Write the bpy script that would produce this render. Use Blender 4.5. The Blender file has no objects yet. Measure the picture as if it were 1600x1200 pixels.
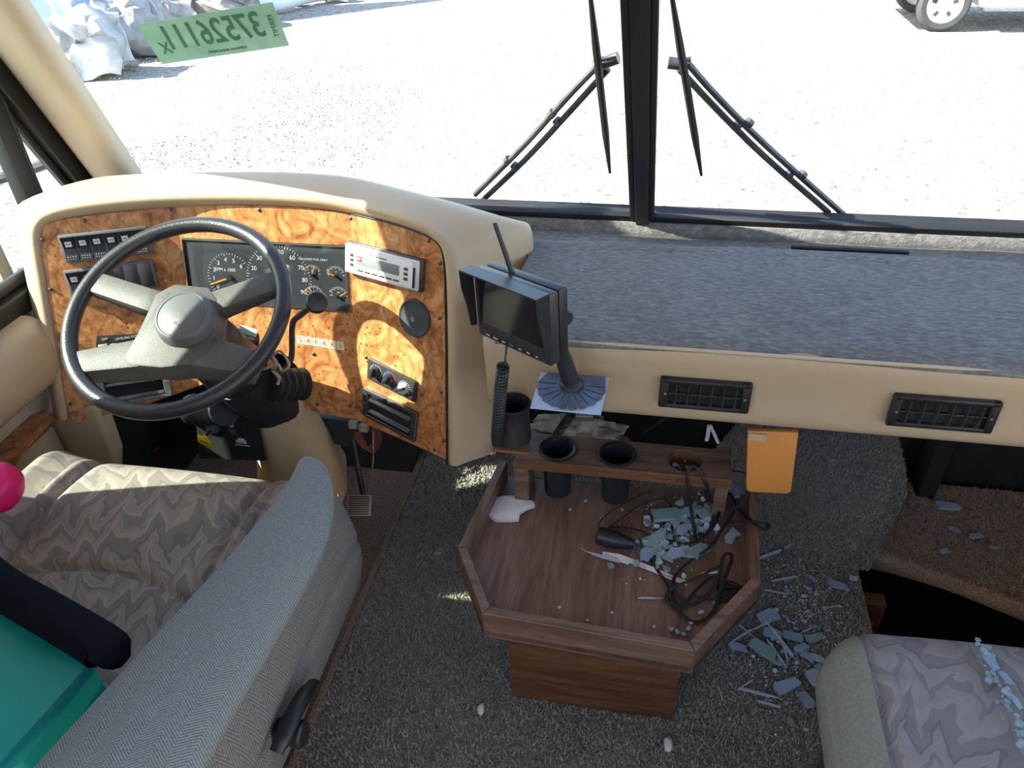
import bpy, bmesh, math, random
from math import sin, cos, pi, radians, atan2, sqrt
from mathutils import Vector, Matrix, noise
V = Vector
random.seed(7)
sc = bpy.context.scene
COL = sc.collection

# ---------------------------------------------------------------- camera, sky, sun, exposure
EYE = V((0, 0, 1.55)); FPX = 1200.0
YAW, PITCH, ROLL = radians(11.9), radians(35.6), radians(2.4)
_r0 = V((cos(YAW), sin(YAW), 0)); VIEW = V((-sin(YAW)*cos(PITCH), cos(YAW)*cos(PITCH), -sin(PITCH)))
_u0 = _r0.cross(VIEW)
RT = cos(ROLL)*_r0 - sin(ROLL)*_u0; UP = cos(ROLL)*_u0 + sin(ROLL)*_r0
cam = bpy.data.cameras.new('camera'); camo = bpy.data.objects.new('camera', cam); COL.objects.link(camo)
m = Matrix((RT, UP, -VIEW)).transposed().to_4x4(); m.translation = EYE
camo.matrix_world = m
cam.sensor_fit = 'HORIZONTAL'; cam.sensor_width = 36; cam.lens = 27.0; cam.clip_start = .02; cam.clip_end = 300
sc.camera = camo

SUN_DIR = V((.75, .23, -.67)).normalized()      # the way the light travels
sun = bpy.data.lights.new('sun', 'SUN'); sun.energy = 17.0; sun.angle = radians(.55); sun.color = (1, .95, .86)
suno = bpy.data.objects.new('sun', sun); COL.objects.link(suno)
suno.rotation_euler = SUN_DIR.to_track_quat('-Z', 'Y').to_euler(); suno.location = (-6, 0, 6)
w = bpy.data.worlds.new('sky'); sc.world = w; w.use_nodes = True
nt = w.node_tree; bg = nt.nodes['Background']
sky = nt.nodes.new('ShaderNodeTexSky'); sky.sky_type = 'NISHITA'; sky.sun_disc = False
sky.sun_elevation = radians(40); sky.sun_rotation = radians(-107); sky.air_density = 1.0; sky.dust_density = 1.2
nt.links.new(sky.outputs[0], bg.inputs[0]); bg.inputs[1].default_value = .5
sc.view_settings.view_transform = 'Standard'; sc.view_settings.look = 'None'
sc.view_settings.exposure = 0.4; sc.view_settings.gamma = 1.0; sc.view_settings.use_curve_mapping = False
sc.cycles.max_bounces = 10; sc.cycles.transparent_max_bounces = 16; sc.cycles.sample_clamp_indirect = 6
sc.cycles.caustics_reflective = False; sc.cycles.caustics_refractive = False

# ---------------------------------------------------------------- measuring rays
def ray(px, py): return VIEW + (px-800)/FPX*RT - (py-600)/FPX*UP
def at(px, py, i, val):
    d = ray(px, py); return EYE + d*((val-EYE[i])/d[i])
def ax(px, py, v): return at(px, py, 0, v)
def ay(px, py, v): return at(px, py, 1, v)
def az(px, py, v): return at(px, py, 2, v)
def ap(px, py, o, n):
    d = ray(px, py); return EYE + d*((o-EYE).dot(n)/d.dot(n))
class Facet:
    def __init__(s, o, r, up):
        s.o = V(o); s.r = V(r).normalized(); up = V(up); s.u = (up - s.r*up.dot(s.r)).normalized(); s.n = s.r.cross(s.u)
    def uv(s, px, py):
        h = ap(px, py, s.o, s.n) - s.o; return h.dot(s.r), h.dot(s.u)
    def P(s, u, v, w=0): return s.o + s.r*u + s.u*v + s.n*w
    def M(s, u=0, v=0, w=0):
        mm = Matrix((s.r, s.u, s.n)).transposed().to_4x4(); mm.translation = s.P(u, v, w); return mm

# ---------------------------------------------------------------- materials
MATS = {}
class NT:
    def __init__(s, name):
        s.m = bpy.data.materials.new(name); s.m.use_nodes = True; s.t = s.m.node_tree
        s.p = s.t.nodes['Principled BSDF']; MATS[name] = s.m
        s.tc = None
    def n(s, kind, **kw):
        nd = s.t.nodes.new('ShaderNode'+kind)
        for k, v in kw.items():
            if k in nd.inputs.keys() if isinstance(k, str) else False: nd.inputs[k].default_value = v
            else: setattr(nd, k, v)
        return nd
    def l(s, a, b): s.t.links.new(a, b)
    def co(s, scale=(1, 1, 1), rot=(0, 0, 0), world=False):
        if world:
            g = s.t.nodes.new('ShaderNodeNewGeometry'); out = g.outputs['Position']
        else:
            g = s.t.nodes.new('ShaderNodeTexCoord'); out = g.outputs['Object']
        mp = s.t.nodes.new('ShaderNodeMapping'); mp.inputs['Scale'].default_value = scale; mp.inputs['Rotation'].default_value = rot
        s.l(out, mp.inputs[0]); return mp.outputs[0]
    def noise(s, co, scale, detail=3, dist=0, rough=.5):
        nd = s.t.nodes.new('ShaderNodeTexNoise'); s.l(co, nd.inputs['Vector'])
        nd.inputs['Scale'].default_value = scale; nd.inputs['Detail'].default_value = detail; nd.inputs['Distortion'].default_value = dist
        nd.inputs['Roughness'].default_value = rough; return nd.outputs[0]
    def ramp(s, f, stops, const=False):
        r = s.t.nodes.new('ShaderNodeValToRGB'); cr = r.color_ramp
        if const: cr.interpolation = 'CONSTANT'
        while len(cr.elements) < len(stops): cr.elements.new(.5)
        for e, (p, c) in zip(cr.elements, stops): e.position = p; e.color = (*c, 1) if len(c) == 3 else c
        s.l(f, r.inputs[0]); return r.outputs[0]
    def mix(s, f, a, b, mode='MIX'):
        nd = s.t.nodes.new('ShaderNodeMix'); nd.data_type = 'RGBA'; nd.blend_type = mode
        for v, i in ((f, 0), (a, 6), (b, 7)):
            if hasattr(v, 'links') or isinstance(v, bpy.types.NodeSocket): s.l(v, nd.inputs[i])
            else: nd.inputs[i].default_value = v if i == 0 else (*v, 1)
        return nd.outputs[2]
    def math(s, op, a, b=0.0, c=None):
        nd = s.t.nodes.new('ShaderNodeMath'); nd.operation = op
        for i, v in enumerate((a, b, c)):
            if v is None: continue
            if isinstance(v, bpy.types.NodeSocket): s.l(v, nd.inputs[i])
            else: nd.inputs[i].default_value = v
        return nd.outputs[0]
    def bump(s, h, st=.3, d=.002):
        b = s.t.nodes.new('ShaderNodeBump'); b.inputs['Strength'].default_value = st; b.inputs['Distance'].default_value = d
        s.l(h, b.inputs['Height']); s.l(b.outputs[0], s.p.inputs['Normal'])
    def set(s, col=None, rough=None, metal=None, spec=None):
        if col is not None:
            if isinstance(col, bpy.types.NodeSocket): s.l(col, s.p.inputs['Base Color'])
            else: s.p.inputs['Base Color'].default_value = (*col, 1)
        if rough is not None: s.p.inputs['Roughness'].default_value = rough
        if metal is not None: s.p.inputs['Metallic'].default_value = metal
        if spec is not None: s.p.inputs['Specular IOR Level'].default_value = spec
def flat(name, c, rough=.5, metal=0, bump=0, bs=300, var=.12, vs=8, spec=None):
    k = NT(name); co = k.co()
    n = k.noise(co, vs, 4)
    c2 = tuple(x*(1-var) for x in c); c1 = tuple(min(1, x*(1+var)) for x in c)
    k.set(k.ramp(n, [(.35, c2), (.65, c1)]), rough, metal, spec)
    if bump: k.bump(k.noise(co, bs, 3), bump, .001)
    return k.m

flat('beige_vinyl', (.50, .375, .235), .42, bump=.25, bs=420, var=.05, vs=3)
flat('beige_trim', (.58, .47, .34), .5, bump=.15, bs=500, var=.05, vs=3)
flat('beige_cloth', (.55, .40, .22), .8, bump=.4, bs=60, var=.12, vs=12)
flat('black_plastic', (.018, .018, .020), .38, bump=.2, bs=700, var=.2)
flat('cluster_gray', (.055, .057, .064), .4, var=.15)
flat('dark_plastic', (.035, .035, .038), .33, var=.2)
flat('black_rubber', (.012, .012, .013), .55, var=.2)
flat('wheel_rim', (.022, .022, .025), .36, bump=.5, bs=260, var=.15)
flat('wheel_spoke', (.068, .062, .056), .55, bump=.5, bs=500, var=.12, vs=90)
flat('hub_pad', (.095, .095, .092), .5, bump=.2, bs=400, var=.06)
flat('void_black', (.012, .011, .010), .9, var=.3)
flat('chrome', (.6, .6, .6), .25, 1.0, var=.05)
flat('dull_metal', (.30, .30, .31), .45, .8, var=.15, vs=30)
flat('dark_metal', (.10, .10, .11), .4, .7, var=.2, vs=30)
flat('white_paint', (.8, .8, .8), .5, var=.02)
flat('print_white', (.75, .75, .75), .6, var=.02)
flat('silver_plastic', (.62, .63, .65), .35, .15, var=.04)
flat('orange_paint', (.95, .38, .04), .5, var=.03)
flat('red_print', (.65, .06, .04), .5, var=.05)
flat('blue_print', (.05, .25, .6), .5, var=.05)
flat('lcd_gray', (.22, .24, .24), .3, var=.06, vs=60)
flat('yellow_plastic', (.85, .62, .01), .35, var=.06)
flat('decal_cream', (.70, .64, .45), .5, var=.06)
flat('orange_vinyl', (.72, .28, .06), .55, bump=.15, var=.06, vs=6)
flat('foam_white', (.74, .68, .64), .9, bump=.6, bs=60, var=.08, vs=30)
flat('pink_plastic', (.72, .0, .12), .45, var=.06)
flat('teal_cloth', (.0, .32, .27), .5, var=.08, vs=5)
flat('velvet_black', (.008, .008, .012), .95, bump=.5, bs=400, spec=.05)
flat('disc_blue_gray', (.10, .12, .17), .45, .2, var=.25, vs=40)
flat('plate_pale', (.42, .50, .60), .4, var=.05)
flat('paper_white', (.72, .68, .66), .7, var=.04)
flat('foil_debris', (.30, .24, .17), .5, bump=.5, bs=90, var=.5, vs=40)
flat('brown_wire', (.25, .08, .04), .5)
flat('pedal_metal', (.55, .52, .5), .4, .3, var=.1)
flat('cream_plastic', (.5, .42, .3), .5)
flat('side_welt', (.22, .225, .175), .85, bump=.5, bs=500, var=.1, vs=200)
flat('tyre', (.06, .06, .06), .8, bump=.4, bs=60)
flat('car_white', (.8, .8, .8), .4, var=.03)
flat('tarp_gray', (.30, .30, .31), .6, bump=.6, bs=8, var=.25, vs=6)
flat('junk_beige', (.26, .23, .20), .7, bump=.6, bs=9, var=.3, vs=5)
flat('junk_white', (.42, .43, .44), .6, bump=.6, bs=5, var=.35, vs=2.5)
flat('rib_blue', (.36, .47, .60), .45, var=.06, vs=3)
flat('charcoal_cloth', (.06, .062, .065), .85)
flat('bezel_gray', (.13, .135, .14), .4)

def glass(name, tint, gloss=.06, rough=.0, fac_t=1.0):
    k = NT(name); t = k.t; out = t.nodes['Material Output']
    tr = t.nodes.new('ShaderNodeBsdfTransparent'); tr.inputs[0].default_value = (*tint, 1)
    gl = t.nodes.new('ShaderNodeBsdfGlossy'); gl.inputs['Roughness'].default_value = rough
    fr = t.nodes.new('ShaderNodeLayerWeight'); fr.inputs[0].default_value = .5
    mx = t.nodes.new('ShaderNodeMixShader'); p5 = k.math('POWER', fr.outputs['Facing'], 5.0); mul = k.math('MULTIPLY_ADD', p5, gloss*12, gloss)
    t.links.new(mul, mx.inputs[0]); t.links.new(tr.outputs[0], mx.inputs[1]); t.links.new(gl.outputs[0], mx.inputs[2])
    t.links.new(mx.outputs[0], out.inputs[0]); return k.m
glass('windshield_glass', (.97, .985, .975), .012)
glass('green_glass', (.84, .90, .865), .03)
glass('lens_glass', (.92, .93, .94), .05, .03)
def shard_mat(name, c, alpha):
    k = NT(name); co = k.co()
    k.set(k.ramp(k.noise(co, 120, 3), [(.3, tuple(x*.6 for x in c)), (.7, c)]), .12)
    k.p.inputs['Alpha'].default_value = alpha; k.p.inputs['Specular IOR Level'].default_value = .8
    k.bump(k.noise(co, 220, 2), .5, .001)
shard_mat('glass_shard_teal', (.38, .58, .55), .82)
shard_mat('glass_shard_blue', (.46, .60, .74), .8)  # base colour lightened to carry the sky's reflection
shard_mat('glass_shard_pale', (.72, .80, .90), .85)  # paler still, sky reflection put into the colour
k = NT('permit_green'); co = k.co()
k.set(k.ramp(k.noise(co, 30, 3), [(.35, (.30, .62, .48)), (.65, (.40, .70, .57))]), .5); k.p.inputs['Transmission Weight'].default_value = 0; k.p.inputs['Alpha'].default_value = .80
flat('permit_ink', (.06, .22, .11), .6, var=.1)

# burl wood
k = NT('burl_wood'); co = k.co()
warp = k.noise(co, 7, 3, 1.5)
n1 = k.noise(co, 13, 6, 3.2, .6)
base = k.ramp(n1, [(.25, (.20, .06, .02)), (.42, (.42, .16, .055)), (.54, (.56, .25, .09)), (.70, (.68, .38, .17))])
vor = k.t.nodes.new('ShaderNodeTexVoronoi'); vor.inputs['Scale'].default_value = 75; k.l(co, vor.inputs['Vector'])
dots = k.ramp(vor.outputs['Distance'], [(.10, (1, 1, 1)), (.26, (0, 0, 0))])
msk = k.ramp(k.noise(co, 11, 3, 1), [(.5, (0, 0, 0)), (.6, (1, 1, 1))])
dm = k.mix(1.0, dots, msk, 'MULTIPLY')
wv = k.t.nodes.new('ShaderNodeTexWave'); wv.inputs['Scale'].default_value = 9; wv.inputs['Distortion'].default_value = 14; wv.inputs['Detail'].default_value = 3; wv.inputs['Detail Scale'].default_value = 1.6; k.l(co, wv.inputs['Vector'])
lines = k.ramp(wv.outputs[0], [(.0, (.55, .5, .45)), (.25, (1, 1, 1))])
c1 = k.mix(.6, base, lines, 'MULTIPLY'); c2 = k.mix(dm, c1, (.10, .03, .012))
k.set(c2, .28); 
# walnut
def walnut(name, a, b, c, axis):
    k = NT(name); scl = {'x': (1.2, 14, 14), 'y': (14, 1.2, 14)}[axis]
    co = k.co(scl)
    n = k.noise(co, 2.6, 6, .8, .6); f = k.noise(k.co(tuple(q*6 for q in scl)), 3, 3)
    cc = k.ramp(n, [(.3, a), (.5, b), (.72, c)]); fine = k.ramp(f, [(.35, (.7, .7, .7)), (.6, (1, 1, 1))])
    k.set(k.mix(.7, cc, fine, 'MULTIPLY'), .42); k.bump(f, .15, .001)
walnut('walnut_board', (.135, .072, .048), (.22, .125, .085), (.31, .19, .14), 'y')
walnut('walnut_trim', (.11, .058, .036), (.20, .115, .075), (.29, .18, .125), 'x')
walnut('walnut_trim_y', (.11, .058, .036), (.20, .115, .075), (.29, .18, .125), 'y')
walnut('walnut_red', (.10, .042, .018), (.19, .085, .038), (.28, .14, .065), 'x')
# carpets
k = NT('dash_carpet'); co = k.co(); st = k.co((1, 3.5, 1), (0, 0, .35))
n = k.noise(st, 60, 5, .4, .7); n2 = k.noise(co, 6, 4)
c = k.ramp(n, [(.3, (.15, .145, .14)), (.5, (.24, .235, .225)), (.7, (.38, .37, .35))])
k.set(k.mix(.35, c, k.ramp(n2, [(.3, (.6, .6, .6)), (.7, (1, 1, 1))]), 'MULTIPLY'), .95, spec=.1); k.bump(k.noise(st, 160, 4, 0, .8), .9, .004)
def shag(name, a, b, c):
    k = NT(name); co = k.co()
    n = k.noise(co, 190, 3, 0, .7); big = k.noise(co, 5, 3)
    cc = k.ramp(n, [(.3, a), (.5, b), (.7, c)])
    k.set(k.mix(.5, cc, k.ramp(big, [(.3, (.65, .65, .65)), (.7, (1, 1, 1))]), 'MULTIPLY'), .95, spec=.15); k.bump(k.noise(co, 130, 3), .9, .006)
shag('shag_gray', (.17, .155, .13), (.25, .23, .195), (.34, .315, .265))
shag('shag_tuft', (.27, .245, .205), (.37, .34, .285), (.48, .44, .365))
shag('carpet_brown', (.22, .145, .10), (.38, .26, .185), (.54, .39, .29))
shag('mat_brown', (.15, .10, .07), (.27, .19, .135), (.38, .29, .21))
# flame stitched upholstery
def flame(name, cols, rotz):
    k = NT(name); co = k.co((1, 1, 1), (0, 0, rotz))
    sep = k.t.nodes.new('ShaderNodeSeparateXYZ'); 
    nz = k.t.nodes.new('ShaderNodeTexNoise'); nz.inputs['Scale'].default_value = 7; nz.inputs['Detail'].default_value = 3; k.l(co, nz.inputs['Vector'])
    add = k.t.nodes.new('ShaderNodeVectorMath'); add.operation = 'MULTIPLY_ADD'; k.l(nz.outputs['Color'], add.inputs[0]); add.inputs[1].default_value = (.16, .16, 0); k.l(co, add.inputs[2])
    k.l(add.outputs[0], sep.inputs[0])
    saw = k.math('PINGPONG', sep.outputs[0], .028)
    y = k.math('MULTIPLY_ADD', saw, 2.2, sep.outputs[1])
    f = k.math('FRACT', k.math('MULTIPLY', y, 7.0))
    cc = k.ramp(f, [(0, cols[0]), (.16, cols[1]), (.3, cols[2]), (.36, cols[0]), (.55, cols[3]), (.62, cols[1]), (.85, cols[2])], True)
    wv = k.t.nodes.new('ShaderNodeTexWave'); wv.inputs['Scale'].default_value = 130; k.l(k.co(), wv.inputs['Vector']); wv.bands_direction = 'Y'
    k.set(k.mix(.22, cc, k.ramp(wv.outputs[0], [(0, (.6, .6, .6)), (1, (1, 1, 1))]), 'MULTIPLY'), .85, spec=.2)
    k.bump(wv.outputs[0], .25, .001)
flame('flame_fabric', [(.27, .23, .20), (.205, .18, .165), (.32, .27, .225), (.17, .15, .14)], radians(-28))
flame('flame_fabric_gray', [(.27, .255, .25), (.22, .205, .205), (.30, .27, .26), (.18, .165, .16)], radians(20))
# herringbone
def herring(name, a, b, sx=.02, axis=0):
    k = NT(name); co = k.co(); sep = k.t.nodes.new('ShaderNodeSeparateXYZ'); k.l(co, sep.inputs[0])
    saw = k.math('PINGPONG', sep.outputs[axis], sx)
    y = k.math('MULTIPLY_ADD', saw, .8, sep.outputs[1-axis])
    f = k.math('PINGPONG', y, .0019)
    f = k.math('MULTIPLY', f, 526.)
    n = k.noise(co, 400, 3)
    mixf = k.math('MULTIPLY_ADD', n, .7, k.math('MULTIPLY', f, .5))
    k.set(k.ramp(mixf, [(.35, a), (.85, b)]), .9, spec=.2); k.bump(mixf, .6, .0015)
herring('herringbone', (.12, .13, .13), (.30, .315, .30))
herring('ribbed_side', (.14, .135, .125), (.30, .285, .26), .016, 1)
# gravel
k = NT('gravel'); co = k.co(world=True)
n = k.noise(co, 15, 5, 0, .8); b = k.noise(co, 1.1, 4, .5); sp = k.noise(co, 5, 3)
cc = k.ramp(n, [(.36, (.08, .075, .065)), (.45, (.26, .245, .21)), (.54, (.37, .35, .31))])
rut = k.ramp(b, [(.35, (.86, .86, .86)), (.62, (1, 1, 1))])
k.set(k.mix(.8, cc, rut, 'MULTIPLY'), .95, spec=.2); k.bump(n, .5, .02)
flat('pebble', (.42, .39, .34), .9, var=.3, vs=20)
flat('nose_tan', (.50, .40, .24), .6, bump=.5, bs=70)

# ---------------------------------------------------------------- mesh helpers
ORG = {}
def tag(o, label=None, cat=None, group=None, kind=None):
    if label: o['label'] = label
    if cat: o['category'] = cat
    if group: o['group'] = group
    if kind: o['kind'] = kind
    return o
def thing(name, loc, label, cat, group=None, kind=None):
    o = bpy.data.objects.new(name, None); COL.objects.link(o); o.location = V(loc); o.empty_display_size = .05
    ORG[o] = V(loc); return tag(o, label, cat, group, kind)
def link(name, me, c, parent):
    o = bpy.data.objects.new(name, me); COL.objects.link(o)
    if parent is not None: o.parent = parent; o.location = c - ORG[parent]
    else: o.location = c
    ORG[o] = V(c); return o
def bm_obj(name, bm, mat, parent=None, smooth=False, base=False):
    """world-space bmesh -> one object whose origin sits in its middle (or at its base)"""
    xs = [v.co for v in bm.verts]
    lo = V((min(v.x for v in xs), min(v.y for v in xs), min(v.z for v in xs))); hi = V((max(v.x for v in xs), max(v.y for v in xs), max(v.z for v in xs)))
    c = (lo+hi)/2
    if parent is None: c.z = lo.z
    for v in bm.verts: v.co -= c
    bmesh.ops.recalc_face_normals(bm, faces=bm.faces)
    me = bpy.data.meshes.new(name); bm.to_mesh(me); bm.free()
    me.materials.append(MATS[mat])
    if smooth:
        for p in me.polygons: p.use_smooth = True
        if smooth != 'all':
            try: me.set_sharp_from_angle(angle=radians(smooth if smooth is not True else 40))
            except Exception: pass
    return link(name, me, c, parent)
def bevel(bm, r, seg=2):
    if r: bmesh.ops.bevel(bm, geom=bm.edges[:], offset=r, segments=seg, affect='EDGES', profile=.5, clamp_overlap=True)
def add_box(bm, M, sx, sy, sz, r=0, seg=2):
    """box centred on M, bevelled, appended to bm"""
    b = bmesh.new(); bmesh.ops.create_cube(b, size=1)
    for v in b.verts: v.co = V((v.co.x*sx, v.co.y*sy, v.co.z*sz))
    bevel(b, r, seg)
    merge(bm, b, M)
def merge(bm, b, M=None):
    mp = {}
    for v in b.verts: mp[v] = bm.verts.new(M @ v.co if M else v.co)
    for f in b.faces:
        try: bm.faces.new([mp[v] for v in f.verts])
        except ValueError: pass
    b.free()
def T(x, y, z): return Matrix.Translation(V((x, y, z)))
def box(name, lo, hi, mat, parent=None, r=.0, seg=2, smooth=True):
    bm = bmesh.new(); lo = V(lo); hi = V(hi)
    add_box(bm, T(*((lo+hi)/2)), *(hi-lo), r, seg); return bm_obj(name, bm, mat, parent, smooth if r else False)
def fbox(name, F, u, v, w, su, sv, sw, mat, parent, r=.001, seg=2):
    """box on a facet: centre u,v, back at w, size su,sv, thickness sw"""
    bm = bmesh.new(); add_box(bm, F.M(u, v, w+sw/2), su, sv, sw, r, seg); return bm_obj(name, bm, mat, parent, True)
def prism_bm(poly, ext, r=0, seg=2):
    """poly: list of world points (planar), extruded by vector ext"""
    bm = bmesh.new(); a = [bm.verts.new(p) for p in poly]; b = [bm.verts.new(p+ext) for p in poly]; n = len(poly)
    bm.faces.new(a); bm.faces.new(b[::-1])
    for i in range(n): bm.faces.new([a[i], b[i], b[(i+1) % n], a[(i+1) % n]])
    bmesh.ops.recalc_face_normals(bm, faces=bm.faces)
    if r: bevel(bm, r, seg)
    return bm
def prism(name, poly, ext, mat, parent=None, r=0, seg=2):
    return bm_obj(name, prism_bm([V(p) for p in poly], V(ext), r, seg), mat, parent, True if r else False)
def tube_bm(pts, rad, n=8, closed=False, caps=True, flat_=1.0):
    pts = [V(p) for p in pts]; bm = bmesh.new(); N = len(pts); rings = []
    rad = rad if isinstance(rad, (list, tuple)) else [rad]*N
    def tan(i):
        if closed: return (pts[(i+1) % N]-pts[i-1]).normalized()
        return (pts[min(i+1, N-1)]-pts[max(i-1, 0)]).normalized()
    t = tan(0); ref = V((0, 0, 1)) if abs(t.z) < .9 else V((1, 0, 0)); a = t.cross(ref).normalized()
    for i in range(N):
        t = tan(i); a = (a - t*a.dot(t)).normalized(); b = t.cross(a)
        rings.append([bm.verts.new(pts[i] + (a*cos(2*pi*j/n) + b*sin(2*pi*j/n)*flat_)*rad[i]) for j in range(n)])
    for i in range(N if closed else N-1):
        A, B = rings[i], rings[(i+1) % N]
        for j in range(n): bm.faces.new([A[j], A[(j+1) % n], B[(j+1) % n], B[j]])
    if not closed and caps: bm.faces.new(rings[0][::-1]); bm.faces.new(rings[-1])
    return bm
def tube(name, pts, rad, mat, parent=None, n=8, closed=False, flat_=1.0):
    return bm_obj(name, tube_bm(pts, rad, n, closed, True, flat_), mat, parent, True)
def spline(pts, k=8, closed=False):
    """Catmull-Rom through the points"""
    pts = [V(p) for p in pts]; out = []; N = len(pts)
    for i in range(N if closed else N-1):
        if closed: p0, p1, p2, p3 = pts[i-1], pts[i], pts[(i+1) % N], pts[(i+2) % N]
        else: p0, p1, p2, p3 = pts[max(i-1, 0)], pts[i], pts[i+1], pts[min(i+2, N-1)]
        for j in range(k):
            t = j/k; out.append(.5*((2*p1)+(p2-p0)*t+(2*p0-5*p1+4*p2-p3)*t*t+(3*p1-p0-3*p2+p3)*t**3))
    if not closed: out.append(pts[-1])
    return out
def lathe_bm(prof, M, n=32, caps=True):
    """prof: (radius, height) pairs about local z of M"""
    bm = bmesh.new(); rings = []
    for r, h in prof:
        rings.append([bm.verts.new(M @ V((r*cos(2*pi*j/n), r*sin(2*pi*j/n), h))) for j in range(n)])
    for A, B in zip(rings, rings[1:]):
        for j in range(n): bm.faces.new([A[j], A[(j+1) % n], B[(j+1) % n], B[j]])
    if caps: bm.faces.new(rings[0][::-1]); bm.faces.new(rings[-1])
    return bm
def lathe(name, prof, M, mat, parent=None, n=32, caps=True, sm=40):
    return bm_obj(name, lathe_bm(prof, M, n, caps), mat, parent, sm)
def axisM(o, d, up=(0, 0, 1)):
    d = V(d).normalized(); up = V(up)
    if abs(d.dot(up)) > .98: up = V((1, 0, 0))
    x = up.cross(d).normalized(); y = d.cross(x); mm = Matrix((x, y, d)).transposed().to_4x4(); mm.translation = V(o); return mm
def grid_loft(name, loops, mat, parent=None, closed=False, sub=2, smooth='all', caps=False):
    bm = bmesh.new(); R = [[bm.verts.new(V(p)) for p in L] for L in loops]
    for A, B in zip(R, R[1:]):
        n = len(A)
        for j in range(n if closed else n-1):
            bm.faces.new([A[j], A[(j+1) % n], B[(j+1) % n], B[j]])
    if caps: bm.faces.new(R[0][::-1]); bm.faces.new(R[-1])
    o = bm_obj(name, bm, mat, parent, smooth)
    if sub:
        md = o.modifiers.new('s', 'SUBSURF'); md.levels = sub; md.render_levels = sub
    return o
def text(name, s, size, M, mat, parent, mirror=False, ext=.0003, align='CENTER', sx=1.0, bold=0):
    cu = bpy.data.curves.new(name, 'FONT'); cu.body = s; cu.size = size; cu.align_x = align; cu.align_y = 'CENTER'; cu.extrude = ext
    cu.resolution_u = 3; cu.offset = bold
    t = bpy.data.objects.new(name, cu); COL.objects.link(t)
    dg = bpy.context.evaluated_depsgraph_get(); dg.update()
    me = bpy.data.meshes.new_from_object(t.evaluated_get(dg)); bpy.data.objects.remove(t); bpy.data.curves.remove(cu)
    bm = bmesh.new(); bm.from_mesh(me); bpy.data.meshes.remove(me)
    S = Matrix.Diagonal((-sx if mirror else sx, 1, 1, 1)); 
    for v in bm.verts: v.co = M @ (S @ v.co)
    return bm_obj(name, bm, mat, parent)

# ================================================================ OUTSIDE
gz = -.9
bm = bmesh.new()
for x in range(-1, 41):
    for y in range(-1, 41): pass
bmesh.ops.create_grid(bm, x_segments=60, y_segments=60, size=45)
for v in bm.verts:
    v.co.z = gz + noise.noise(v.co*.35)*.03; v.co.y += 15
    if abs(v.co.x) < 3 and v.co.y < 4: v.co.z = gz
g = bm_obj('gravel_ground', bm, 'gravel', None, True); tag(g, kind='structure')
ORG[g] = V(g.location)
# pebbles scattered on the gravel near the building, one loose mass
bm = bmesh.new()
for i in range(3600):
    px, py = random.uniform(170, 740), random.uniform(90, 262)
    p = az(px, py, gz); r = random.uniform(.008, .02)
    if random.random() < .2: p = az(random.gauss(500, 60), random.gauss(160, 35), gz); 
    a = random.random()*6; vs = [bm.verts.new(p + V((cos(a+q*2.09)*r*random.uniform(.7, 1.3), sin(a+q*2.09)*r, 0))) for q in range(3)]
    t = bm.verts.new(p + V((0, 0, r*.9)))
    for q in range(3): bm.faces.new([vs[q], vs[(q+1) % 3], t])
pb = bm_obj('pebbles', bm, 'pebble', g); pb['kind'] = 'stuff'

# building of ribbed metal
A = az(20, 62, gz); B = az(300, 28, gz); d = (B-A).normalized(); A0 = A - d*8; nrm = V((d.y, -d.x, 0))
if nrm.y > 0: nrm = -nrm
bd = thing('metal_building', A0, 'pale blue ribbed metal building behind the scrap heap at upper left', 'building')
L = 8+(B-A).length+.9
prism('wall', [A0, A0+d*L, A0+d*L+V((0, 0, 3.2)), A0+V((0, 0, 3.2))], -nrm*.15, 'rib_blue', bd)
npan = 26
for i in range(npan):
    o = A0 + d*(i*L/npan) + nrm*.012
    prism('panel', [o+d*.02, o+d*(L/npan-.03), o+d*(L/npan-.03)+V((0, 0, 3.2)), o+d*.02+V((0, 0, 3.2))], -nrm*.02, 'rib_blue', bd)
    prism('rib', [o-d*.03+nrm*.03, o+d*.03+nrm*.03, o+d*.03+nrm*.03+V((0, 0, 3.2)), o-d*.03+nrm*.03+V((0, 0, 3.2))], -nrm*.05, 'rib_blue', bd, .008, 1)
prism('base_flashing', [A0+nrm*.05, A0+d*L+nrm*.05, A0+d*L+nrm*.05+V((0, 0, .22)), A0+nrm*.05+V((0, 0, .22))], -nrm*.04, 'junk_white', bd)

def crumple(name, c, sx, sy, sz, mat, seed, label, cat, group=None, rot=0, sub=7, box_=True):
    """a dented box-like lump"""
    bm = bmesh.new()
    if box_: bmesh.ops.create_cube(bm, size=1)
    else: bmesh.ops.create_icosphere(bm, subdivisions=4, radius=.55)
    if box_: bmesh.ops.subdivide_edges(bm, edges=bm.edges[:], cuts=sub, use_grid_fill=True)
    Rz = Matrix.Rotation(rot, 3, 'Z')
    for v in bm.verts:
        q = v.co.copy(); nn = noise.noise_vector(q*2.3+V((seed, seed*2, 0)))
        q += nn*.22 + noise.noise_vector(v.co*6+V((seed, 0, 0)))*.07 - v.co*abs(noise.noise(v.co*3.5+V((0, seed, 0))))*.25; q = V((q.x*sx*(1-.25*max(q.z, 0)), q.y*sy*(1-.25*max(q.z, 0)), (q.z+.5)*sz)); q = Rz @ q; q.z = max(q.z, 0)
        v.co = q + V(c)
    o = bm_obj(name, bm, mat, None, 30); return tag(o, label, cat, group)
crumple('crumpled_tank', az(128, 128, gz)+V((0, .35, 0)), .8, .7, .75, 'junk_white', 3, 'crumpled white dented tank on gravel left of the green permit', 'scrap', rot=.3)
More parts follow.
